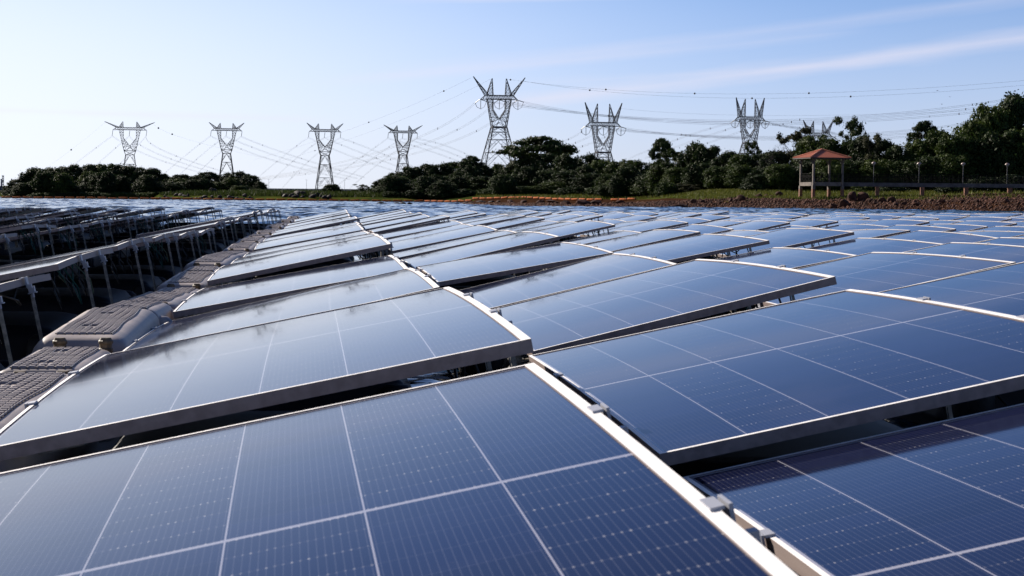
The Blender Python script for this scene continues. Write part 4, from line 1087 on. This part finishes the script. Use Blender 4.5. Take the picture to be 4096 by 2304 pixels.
fr += [(2640, 640, 140, 330, 'olive1'), (2710, 600, 130, 325, 'sparse0'), (2775, 566, 150, 318, 'round1'), (2830, 580, 150, 315, 'round2'), (2900, 605, 150, 310, 'round0'), (2960, 610, 150, 300, 'olive0'), (3030, 610, 130, 300, 'round1'),
       (3090, 600, 140, 290, 'round2'), (3250, 530, 180, 285, 'olive1'), (3310, 545, 150, 280, 'olive0'), (3395, 560, 150, 278, 'round1'), (3450, 545, 150, 275, 'round0'), (3520, 555, 150, 272, 'round2'),
       (3590, 580, 140, 268, 'round0'), (3670, 545, 150, 268, 'olive1'), (3740, 510, 170, 268, 'olive0'), (3810, 520, 170, 262, 'olive1'), (3870, 470, 190, 268, 'olive0'), (3950, 400, 220, 272, 'olive1'), (4010, 376, 230, 275, 'round0'), (4090, 366, 230, 278, 'olive0'), (4180, 360, 230, 278, 'round1'),
       (2700, 665, 130, 305, 'olive0'), (2790, 650, 140, 298, 'round2'), (2880, 660, 150, 290, 'olive1'), (2960, 655, 150, 284, 'olive0'), (3040, 672, 110, 276, 'round1'), (3115, 650, 130, 268, 'olive1'), (3200, 640, 140, 270, 'round0'), (3300, 630, 160, 268, 'olive0'),
       (3400, 640, 160, 266, 'round2'), (3500, 630, 160, 264, 'olive1'), (3600, 640, 150, 262, 'olive0'), (3700, 620, 170, 260, 'round1'), (3800, 610, 180, 258, 'olive1'), (3900, 560, 200, 262, 'round0'), (4000, 520, 220, 262, 'round2'), (4100, 500, 220, 262, 'olive1'),
       (2660, 720, 100, 292, 'bush0'), (2745, 735, 90, 288, 'sparse1'), (3010, 725, 110, 268, 'bush1'), (3560, 735, 120, 250, 'bush1'), (3790, 735, 110, 248, 'bush1'), (3930, 700, 140, 250, 'bush1'), (4040, 690, 150, 250, 'bush1'), (3460, 725, 110, 254, 'bush0')]
fr += [(px, 712-(px-1500)*.02, 130, (450 if px < 2300 else 390 if px < 2700 else 345 if px < 3000 else 310), 'bush1' if i % 2 else 'round1') for i, px in enumerate(range(1560, 4240, 88))]
fr += [(2640, 545, 105, 345, 'umbrella1'), (3005, 567, 70, 305, 'sparse0'), (3480, 540, 110, 272, 'sparse1')]
for px in range(1560, 4200, 34): fr.append((px+rt.uniform(-14, 14), rt.uniform(655, 745) if px < 3600 else rt.uniform(600, 730), rt.uniform(80, 140), (405 if px < 2000 else 385 if px < 2400 else 350 if px < 2650 else 300 if px < 3000 else 272)+rt.uniform(-8, 8), rt.choice(['olive0', 'round1', 'olive1', 'round0', 'round2'])))
fr.sort()
for px, y, w, d, k in fr: tree(k, px, y, w, d, 'in the forest on the shore')
tree('umbrella0', 2150, 536, 290, 420, 'above the forest', 'great flat-topped umbrella tree towering over the middle of the forest', rot=.4)
tree('umbrella1', 1885, 617, 95, 428, 'above the forest', 'small flat-topped tree below the tallest pylon')
tree('sparse0', 3385, 473, 120, 282, 'above the forest', 'tall ragged tree just right of the gazebo roof')
tree('umbrella1', 3682, 474, 125, 285, 'above the forest', 'flat-topped tree standing clear against the sky between two pale power lines')
tree('bare0', 3095, 565, 120, 290, 'above the forest', 'leafless pale tree left of the gazebo roof')
tree('sparse1', 3175, 515, 140, 292, 'above the forest', 'twiggy half-bare tree behind the gazebo roof')

# ------------------------------------------------------------------ gazebo and jetty
roof_tile = mat('terracotta_tiles', (.48, .12, .05), .55)
def tile_setup(m):
    t = m.node_tree; b = t.nodes['Principled BSDF']; L = t.links
    uv = N(t, 'ShaderNodeUVMap'); uv.uv_map = 'tile'; s = N(t, 'ShaderNodeSeparateXYZ'); L.new(uv.outputs[0], s.inputs[0])
    nz = N(t, 'ShaderNodeTexNoise'); nz.inputs['Scale'].default_value = 6; L.new(uv.outputs[0], nz.inputs['Vector'])
    fv = mth(t, 'FRACT', s.outputs[1]); L.new(mixc(t, mth(t, 'MULTIPLY', mth(t, 'LESS_THAN', fv, .12), .5), mixc(t, nz.outputs[0], (.20, .042, .018), (.37, .098, .04)), (.10, .03, .02)), b.inputs['Base Color'])
tile_setup(roof_tile)
plaster = noisy(mat('worn_plaster', (.42, .34, .28), .8), (.085, .066, .06), (.14, .115, .10), 2, 5, bump=.1)
brickp = noisy(mat('red_stained_pier', (.30, .12, .06), .85), (.12, .045, .024), (.21, .09, .05), 3, 5, bump=.15)
wood_d = mat('dark_eaves', (.03, .022, .02), .7)
iron = mat('black_railing', (.006, .006, .007), .8, 0, .05)
GD = 228.0
gc = gpos(3279, GD+2.2); gz = tz(3248, GD)
def wz(py, px=3260, d=GD): return height_at(px, py, d)
Z_DECK = wz(728); Z_EAVE = wz(633); Z_APEX = wz(597); Z_GR = gz
view_ang = math.atan2(gc.x, gc.y)            # bearing of the gazebo
rotg = -YAW+R(14)                            # front edge parallel to the shore, turned a little
gaz = thing('gazebo', 'open gazebo with red tiled pyramid roof on tall piers at the jetty end', 'gazebo', (gc.x, gc.y, Z_GR), rotg)
S2 = 2.12; zd = Z_DECK-Z_GR; ze = Z_EAVE-Z_GR; za = Z_APEX-Z_GR
for sx, s2 in ((-1, -1), (1, -1), (1, 1), (-1, 1)):
    m = MB(); m.box((sx*S2, s2*S2, (zd-.95-.6)/2), (.40, .40, zd-.95+.6)); obj('pier', m.me('pier', brickp), gaz)
    m = MB(); m.box((sx*S2, s2*S2, zd-.725), (.395, .395, .448)); m.box((sx*S2, s2*S2, (zd-.5+ze)/2), (.25, .25, ze-zd+.5-.004)); obj('post', m.me('post', plaster), gaz)
    m = MB(); m.bar((sx*S2-.1, s2*S2, ze-.75), (sx*S2-.62, s2*S2, ze-.05), .11); m.bar((sx*S2, s2*S2-.1, ze-.75), (sx*S2, s2*S2-.62, ze-.05), .11); obj('brace', m.me('brace', plaster), gaz)
m = MB()
for s_ in (-1, 1): m.box((s_*S2, 0, zd-.28), (.32, S2*2-.47, .5)); m.box((0, s_*S2, zd-.28), (S2*2-.47, .32, .5))
obj('beam', m.me('beam', plaster), gaz)
m = MB(); m.box((0, 0, zd-.05), (S2*2-.33, S2*2-.33, .1)); obj('deck', m.me('deck', plaster), gaz)
def rail(m, a, b, h=1.15, bay=1.05):
    a, b = Vector(a), Vector(b); L_ = (b-a).length; n = max(1, round(L_/bay)); up = Vector((0, 0, 1))
    for zz in (.12, .72, .90, h): m.bar(a+up*zz, b+up*zz, .05)
    for k in range(n+1):
        p = a.lerp(b, k/n); m.bar(p, p+up*(h+.02), .05)
        if k < n: q = a.lerp(b, (k+1)/n); m.bar(p+up*.12, q+up*.72, .035); m.bar(q+up*.12, p+up*.72, .035); mid = p.lerp(q, .5); m.bar(mid+up*.12, mid+up*.9, .03)
for (a, b) in (((-S2, -S2+.16), (-S2, S2-.16)), ((-S2+.16, -S2), (S2-.16, -S2)), ((-S2+.16, S2), (S2-.16, S2))):
    m = MB(); rail(m, (a[0], a[1], zd), (b[0], b[1], zd)); obj('railing', m.me('railing', iron), gaz)
# roof: four slopes of barrel-tile rows
RE = 2.95; rv = []; rf = []; ruv = []
for side in range(4):
    ang = side*math.pi/2; cs_, sn = math.cos(ang), math.sin(ang); nrow = 48; seg = 12
    for r_ in range(seg):
        for c_ in range(nrow):
            quad = []; uvq = []
            for (dr, dc) in ((0, 0), (0, 1), (1, 1), (1, 0)):
                fr_ = (r_+dr)/seg; w_ = RE*(1-fr_); x = -RE+2*RE*(c_+dc)/nrow; x = max(-w_, min(w_, x)); ridge = .035*abs(math.sin(math.pi*(c_+dc)/2)) if abs(x) < w_-1e-6 else 0
                y = -w_; z = ze+.06+(za-ze-.06)*fr_+ridge
                quad.append((x*cs_-y*sn, x*sn+y*cs_, z)); uvq.append((x/.24, fr_*seg*.9))
            if abs(quad[0][0]-quad[1][0])+abs(quad[0][1]-quad[1][1]) < 1e-6 and abs(quad[2][0]-quad[3][0])+abs(quad[2][1]-quad[3][1]) < 1e-6: continue
            b = len(rv); rv += quad; rf.append((b, b+1, b+2, b+3)); ruv += uvq
me = mesh('roof', rv, rf, roof_tile); ul = me.uv_layers.new(name='tile')
for i_, uv_ in enumerate(ruv): ul.data[i_].uv = uv_
ro = obj('roof', me, gaz)
m = MB()
for sx, s2 in ((-1, -1), (1, -1), (1, 1), (-1, 1)): m.tube([(sx*(RE+.02), s2*(RE+.02), ze+.10), (0, 0, za+.06)], .10, 8)
obj('ridge_tiles', m.me('ridge_tiles', noisy(mat('ridge_terracotta', (.55, .17, .08), .6), (.45, .13, .06), (.62, .22, .11), 5)), ro)
m = MB(); m.box((0, 0, ze-.02), (RE*2+.05, RE*2+.05, .12)); obj('eaves_board', m.me('eaves_board', wood_d), gaz)

# jetty from the gazebo to the right
j0 = gaz.matrix_world if False else None
fx, fy = math.sin(YAW), math.cos(YAW)
jd = Vector((fy, -fx, 0))                     # to the right, parallel to the picture plane
jp = Vector((gc.x, gc.y, 0))+jd*2.55; jp.z = Z_DECK; JL = 33.0
jet = thing('jetty', 'long straight jetty on red stained piers running right from the gazebo', 'jetty', (jp.x, jp.y, Z_DECK), math.atan2(jd.y, jd.x))
m = MB(); m.box((JL/2, -.85, -.28), (JL, .22, .52)); m.box((JL/2, .85, -.28), (JL, .22, .52)); m.box((JL/2, 0, -.06), (JL-.01, 1.9, .10)); obj('deck', m.me('deck', noisy(mat('jetty_concrete', (.22, .19, .19), .85), (.05, .045, .048), (.09, .08, .082), 1.5, 5)), jet)
for s_ in (-1, 1):
    m = MB(); rail(m, (0, s_*.85, 0), (JL, s_*.85, 0), 1.15, 1.25); obj('railing', m.me('railing', iron), jet)
pxm = GD/F_SRC
for px in (3514, 3695, 3872, 4048):
    x = (px-3365)*pxm-.1
    for s_ in (-1, 1):
        m = MB(); gzz = tz(px, GD)-Z_DECK-.3; m.box((x+(.35 if s_ > 0 else 0), s_*.85, (-.54+gzz)/2), (.44, .40, -.545-gzz)); obj('pier', m.me('pier', brickp), jet)
lamp_w = mat('lamp_globe', (.28, .20, .17), .4); lamp_p = mat('lamp_post_paint', (.12, .115, .12), .6)
l0 = None
for i_, px in enumerate((3507, 3690, 3868, 4046)):
    x = (px-3365)*pxm-.1; w_ = Vector((jp.x, jp.y, 0))+jd*x+Vector((jd.y, -jd.x, 0))*0
    p = w_+Vector((-jd.y, jd.x, 0))*.65; p.z = Z_DECK
    if l0 is None:
        l0 = t = thing('street_lamp', 'x', 'lamp')
        m = MB(); m.tube([(0, 0, 0), (0, 0, .5), (0, 0, 2.35)], [.055, .045, .035], 8); obj('post', m.me('post', lamp_p), t)
        m = MB(); m.lathe([(.05, 2.33), (.13, 2.42), (.20, 2.55), (.22, 2.62)], 12); obj('globe', m.me('globe', mat('lamp_glass', (.22, .22, .22), .3), True), t)
        m = MB(); m.lathe([(.31, 2.60), (.30, 2.68), (.22, 2.80), (.08, 2.87)], 12); obj('shade', m.me('shade', lamp_w, True), t)
    else: t = copy_tree(l0)
    t.location = p
    setp(t, '%s lamp post from the gazebo along the jetty' % ORD[i_], 'lamp', 'lamp posts along the jetty')

# ------------------------------------------------------------------ stones
rock_m = noisy(mat('red_brown_stone', (.20, .09, .055), .85, 0, .15), (.026, .010, .006), (.085, .035, .022), 1.5, 6, bump=.5, bscale=6)
rock_dk = noisy(mat('wet_dark_stone', (.05, .035, .03), .75, 0, .15), (.012, .010, .011), (.045, .032, .028), 2, 6, bump=.5, bscale=6)
def rock_me(seed, m_):
    bm = bmesh.new(); bmesh.ops.create_icosphere(bm, subdivisions=3, radius=.5); rr = random.Random(seed)
    pl = [(Vector((rr.gauss(0, 1), rr.gauss(0, 1), rr.gauss(0, 1))).normalized(), rr.uniform(.28, .45)) for _ in range(14)]
    for v in bm.verts:
        for n_, d_ in pl:
            k_ = v.co.dot(n_)-d_
            if k_ > 0: v.co -= n_*k_*.92
        v.co += Vector((rr.gauss(0, 1), rr.gauss(0, 1), rr.gauss(0, 1)))*.008
    me = bpy.data.meshes.new('boulder'); bm.to_mesh(me); bm.free(); me.materials.append(m_); return me
rocks = [rock_me(s_, rock_m) for s_ in range(5)]; rocksd = [rock_me(s_+20, rock_dk) for s_ in range(3)]
def rock(px, d, w, h, me, lab, group, dz=None, rr=random.Random(4)):
    p = gpos(px, d); o = obj('boulder', me); o.location = (p.x, p.y, p.z+(h*.22 if dz is None else dz)); o.scale = (w, w*rr.uniform(.7, 1), h); o.rotation_euler = (rr.uniform(-.3, .3), rr.uniform(-.3, .3), rr.uniform(0, 6.28))
    setp(o, lab, 'rock', group)
rl = [(3372, 206, 1.5, 1.5), (3330, 207, 1.2, 1.2), (3405, 212, 2.1, 1.8), (3445, 212, 1.9, 1.6), (3475, 210, 1.0, .7), (3495, 206, .9, .6), (3525, 207, 1.3, .9), (3560, 206, 1.2, 1.0), (3575, 201, 1.1, .6), (3610, 204, .9, .6), (3660, 203, 1.2, 1.0),
      (3258, 209, .9, .5), (2958, 221, 1.5, 1.2), (2935, 221, .9, .6), (2920, 222, 1.0, .7), (2870, 222, 1.1, .9), (2840, 221, .8, .6), (2805, 222, .9, .6), (2770, 222, 1.0, .8), (2720, 212, 2.0, .7), (2690, 212, 1.2, .6), (3110, 236, 1.5, 1.1), (3060, 236, .9, .6), (3082, 234, .8, .5), (3028, 234, 1.3, .9), (2990, 235, .8, .5),
      (2480, 216, 1.6, .7), (2330, 213, 2.6, .9), (2380, 214, 1.8, .9), (2260, 214, 1.7, .8), (2210, 216, 2.2, .7), (2160, 220, 1.4, .6), (2090, 224, 1.2, .5), (2040, 228, 1.4, .5), (1990, 236, 1.1, .4), (4020, 194, 1.0, .7), (3960, 197, .8, .5), (3900, 200, 1.0, .6), (3840, 203, .9, .5), (3760, 206, 1.2, .7), (3720, 208, .8, .5)]
rl.sort()
for i_, (px, d, w, h) in enumerate(rl): rock(px, d, w, h, rocks[i_ % 5], 'reddish boulder on the stony shore, %s from the left' % ORD[i_], 'boulders on the stony shore')
dk = [(1523, 232, 1.2, .7), (1510, 232, .9, .5), (1543, 233, .9, .4), (1590, 230, 1.3, .6), (1612, 230, 1.2, .75), (1635, 231, 1.1, .8), (1828, 262, 1.0, .35), (1855, 258, 1.5, .4), (1880, 254, 1.2, .35), (1912, 250, 1.6, .45), (1930, 246, 1.2, .35), (1960, 240, 1.4, .45)]
for i_, (px, d, w, h) in enumerate(dk): rock(px, d, w*.9, h, rocksd[i_ % 3], 'wet dark rock breaking the water, %s from the left' % ORD[i_], 'dark rocks in the water', dz=.02)
fk = [(px, 402+rt.uniform(-4, 6), rt.uniform(.8, 2.2), rt.uniform(.6, 1.5)) for px in list(np.linspace(640, 1010, 24))+list(np.linspace(1128, 1330, 20))]
fk += [(1186, 404, 3.0, 2.4), (1206, 404, 2.6, 2.1), (1168, 404, 1.9, 1.5), (852, 424, 3.0, 2.6)]
fk.sort()
for i_, (px, d, w, h) in enumerate(fk): rock(px+rt.uniform(-5, 5), max(d, 400 if px > 1060 else 428) if False else d+ (24 if px < 760 else (10 if px < 1000 else 4)), w, h, rocksd[i_ % 3], 'dark stone heaped behind the boom, %s from the left' % ORD[i_], 'dark stones behind the boom', dz=h*.2)
# gravel: a sheet of small stones nobody could count
def gravel():
    g = np.random.default_rng(3); n = 21000
    px = g.uniform(1860, 4500, n*2); s0 = np.interp(px, [1500, 1740, 1850, 1950, 2100, 2500, 2900, 3600, 4100, 4800], [900, 330, 252, 226, 203, 207, 215, 197, 184, 170])
    wd = np.interp(px, [1850, 2300, 2700, 3300, 3700, 4100], [5, 14, 18, 20, 42, 55]); d = s0-2+wd*g.random(n*2)**1.25
    Z = terrain(px, d); ok = Z > -.12; px, d, Z = px[ok][:n], d[ok][:n], Z[ok][:n]; n = len(px)
    T = (px-2048)/F_SRC; fx, fy = math.sin(YAW), math.cos(YAW); X = fx*d+fy*T*d; Y = fy*d-fx*T*d
    base = np.array([(1, 0, 0), (0, 1, 0), (-1, 0, 0), (0, -1, 0), (0, 0, 1), (0, 0, -1)], float)
    s_ = (.07+.25*g.random(n)**4)[:, None, None]
    V = base[None]*s_*g.uniform(.55, 1.25, (n, 6, 3)); a = g.uniform(0, 6.28, n); c_, s2 = np.cos(a)[:, None], np.sin(a)[:, None]
    x = V[:, :, 0]*c_-V[:, :, 1]*s2; y = V[:, :, 0]*s2+V[:, :, 1]*c_; tl = g.normal(0, .35, n)[:, None]
    V = np.stack([x+X[:, None], y+Y[:, None], V[:, :, 2]*.8+x*tl+Z[:, None]+.03], -1)
    F = np.array([(0, 1, 4), (1, 2, 4), (2, 3, 4), (3, 0, 4), (1, 0, 5), (2, 1, 5), (3, 2, 5), (0, 3, 5)])
    f = (F[None]+6*np.arange(n)[:, None, None]).reshape(-1, 3)
    me = bpy.data.meshes.new('gravel'); me.vertices.add(n*6); me.vertices.foreach_set('co', V.reshape(-1)); me.loops.add(f.size); me.loops.foreach_set('vertex_index', f.ravel())
    me.polygons.add(len(f)); me.polygons.foreach_set('loop_start', np.arange(0, f.size, 3)); me.polygons.foreach_set('loop_total', np.full(len(f), 3)); me.materials.append(rock_m); me.update(calc_edges=True)
    o = obj('gravel', me); setp(o, 'red-brown gravel and small stones along the waterline', 'gravel', kind='stuff')
gravel()
grass_m = leaf_mat('grass_blades', (.045, .062, .009), (.105, .108, .018))
reed_m = leaf_mat('reed_leaves', (.022, .036, .008), (.05, .065, .014))
def grass(name, px0, px1, d0, d1, n, hgt, lab, m_, zmin=1.0, seed=1):
    g = np.random.default_rng(seed); px = g.uniform(px0, px1, n); d = g.uniform(d0, d1, n); Z = terrain(px, d)
    T = (px-2048)/F_SRC; fx, fy = math.sin(YAW), math.cos(YAW); X = fx*d+fy*T*d; Y = fy*d-fx*T*d
    patch = hn(X*.7, Y*.5)+g.normal(0, .35, n)
    dens = np.interp(px, [2480, 2700, 2860, 3640, 3760, 4500], [.12, .18, 1, 1, .22, .18]) if name == 'grass' and d0 < 300 else 1.0
    ok = (Z > zmin) & (patch > -.45) & (g.random(n) < dens); X, Y, Z = X[ok], Y[ok], Z[ok]; n = len(X)
    h = hgt*g.uniform(.4, 1.2, n); a = g.uniform(0, 6.28, n); w = h*.16+.02; lx = g.normal(0, .25, n)*h; ly = g.normal(0, .25, n)*h
    p0 = np.stack([X-np.cos(a)*w, Y-np.sin(a)*w, Z-.05], -1); p1 = np.stack([X+np.cos(a)*w, Y+np.sin(a)*w, Z-.05], -1); p2 = np.stack([X+lx, Y+ly, Z+h], -1)
    V = np.stack([p0, p1, p2], 1).reshape(-1, 3); me = bpy.data.meshes.new(name); me.vertices.add(n*3); me.vertices.foreach_set('co', V.ravel()); me.loops.add(n*3); me.loops.foreach_set('vertex_index', np.arange(n*3))
    me.polygons.add(n); me.polygons.foreach_set('loop_start', np.arange(0, n*3, 3)); me.polygons.foreach_set('loop_total', np.full(n, 3)); me.materials.append(m_); me.update(calc_edges=True)
    setp(obj(name, me), lab, 'grass', kind='stuff')
grass('grass', 2480, 4500, 214, 290, 60000, .42, 'bright green grass on the bank below the trees', grass_m, 1.2, 1)
grass('grass', 1900, 2700, 330, 395, 16000, .6, 'strip of green grass behind the stranded end of the boom', grass_m, .9, 2)
grass('reeds', 560, 1960, 398, 440, 30000, 1.0, 'tall rough grass between the dark stones and the dam', reed_m, .9, 3)

# ------------------------------------------------------------------ a few birds
bird_m = mat('bird_dark', (.02, .02, .025), .8)
bl = [(3767, 417, 300, .5), (3769, 434, 310, -.6), (3800, 388, 290, .2), (3718, 467, 300, 1.2), (3750, 363, 300, 2.0), (2250, 545, 420, .9)]
for i_, (px, py, d, a) in enumerate(bl[:5]):
    t = thing('bird', 'small dark bird in flight near the right edge, %s from the left' % ['fifth', 'fourth', 'third', 'second', 'first'][[3800, 3769, 3767, 3750, 3718].index(px)], 'bird', at(px, py, d), a, 'birds in flight')
    m = MB(); m.tube([(0, -.17, 0), (0, -.08, 0), (0, .05, .01), (0, .15, 0)], [.01, .035, .045, .012], 6)
    for s_ in (-1, 1): m.add([(0, .05, .01), (0, -.06, .01), (s_*.17, -.03, .09), (s_*.36, -.10, .05), (s_*.18, .06, .09)], [(0, 1, 2, 4), (4, 2, 3)])
    obj('body', m.me('body', bird_m), t)
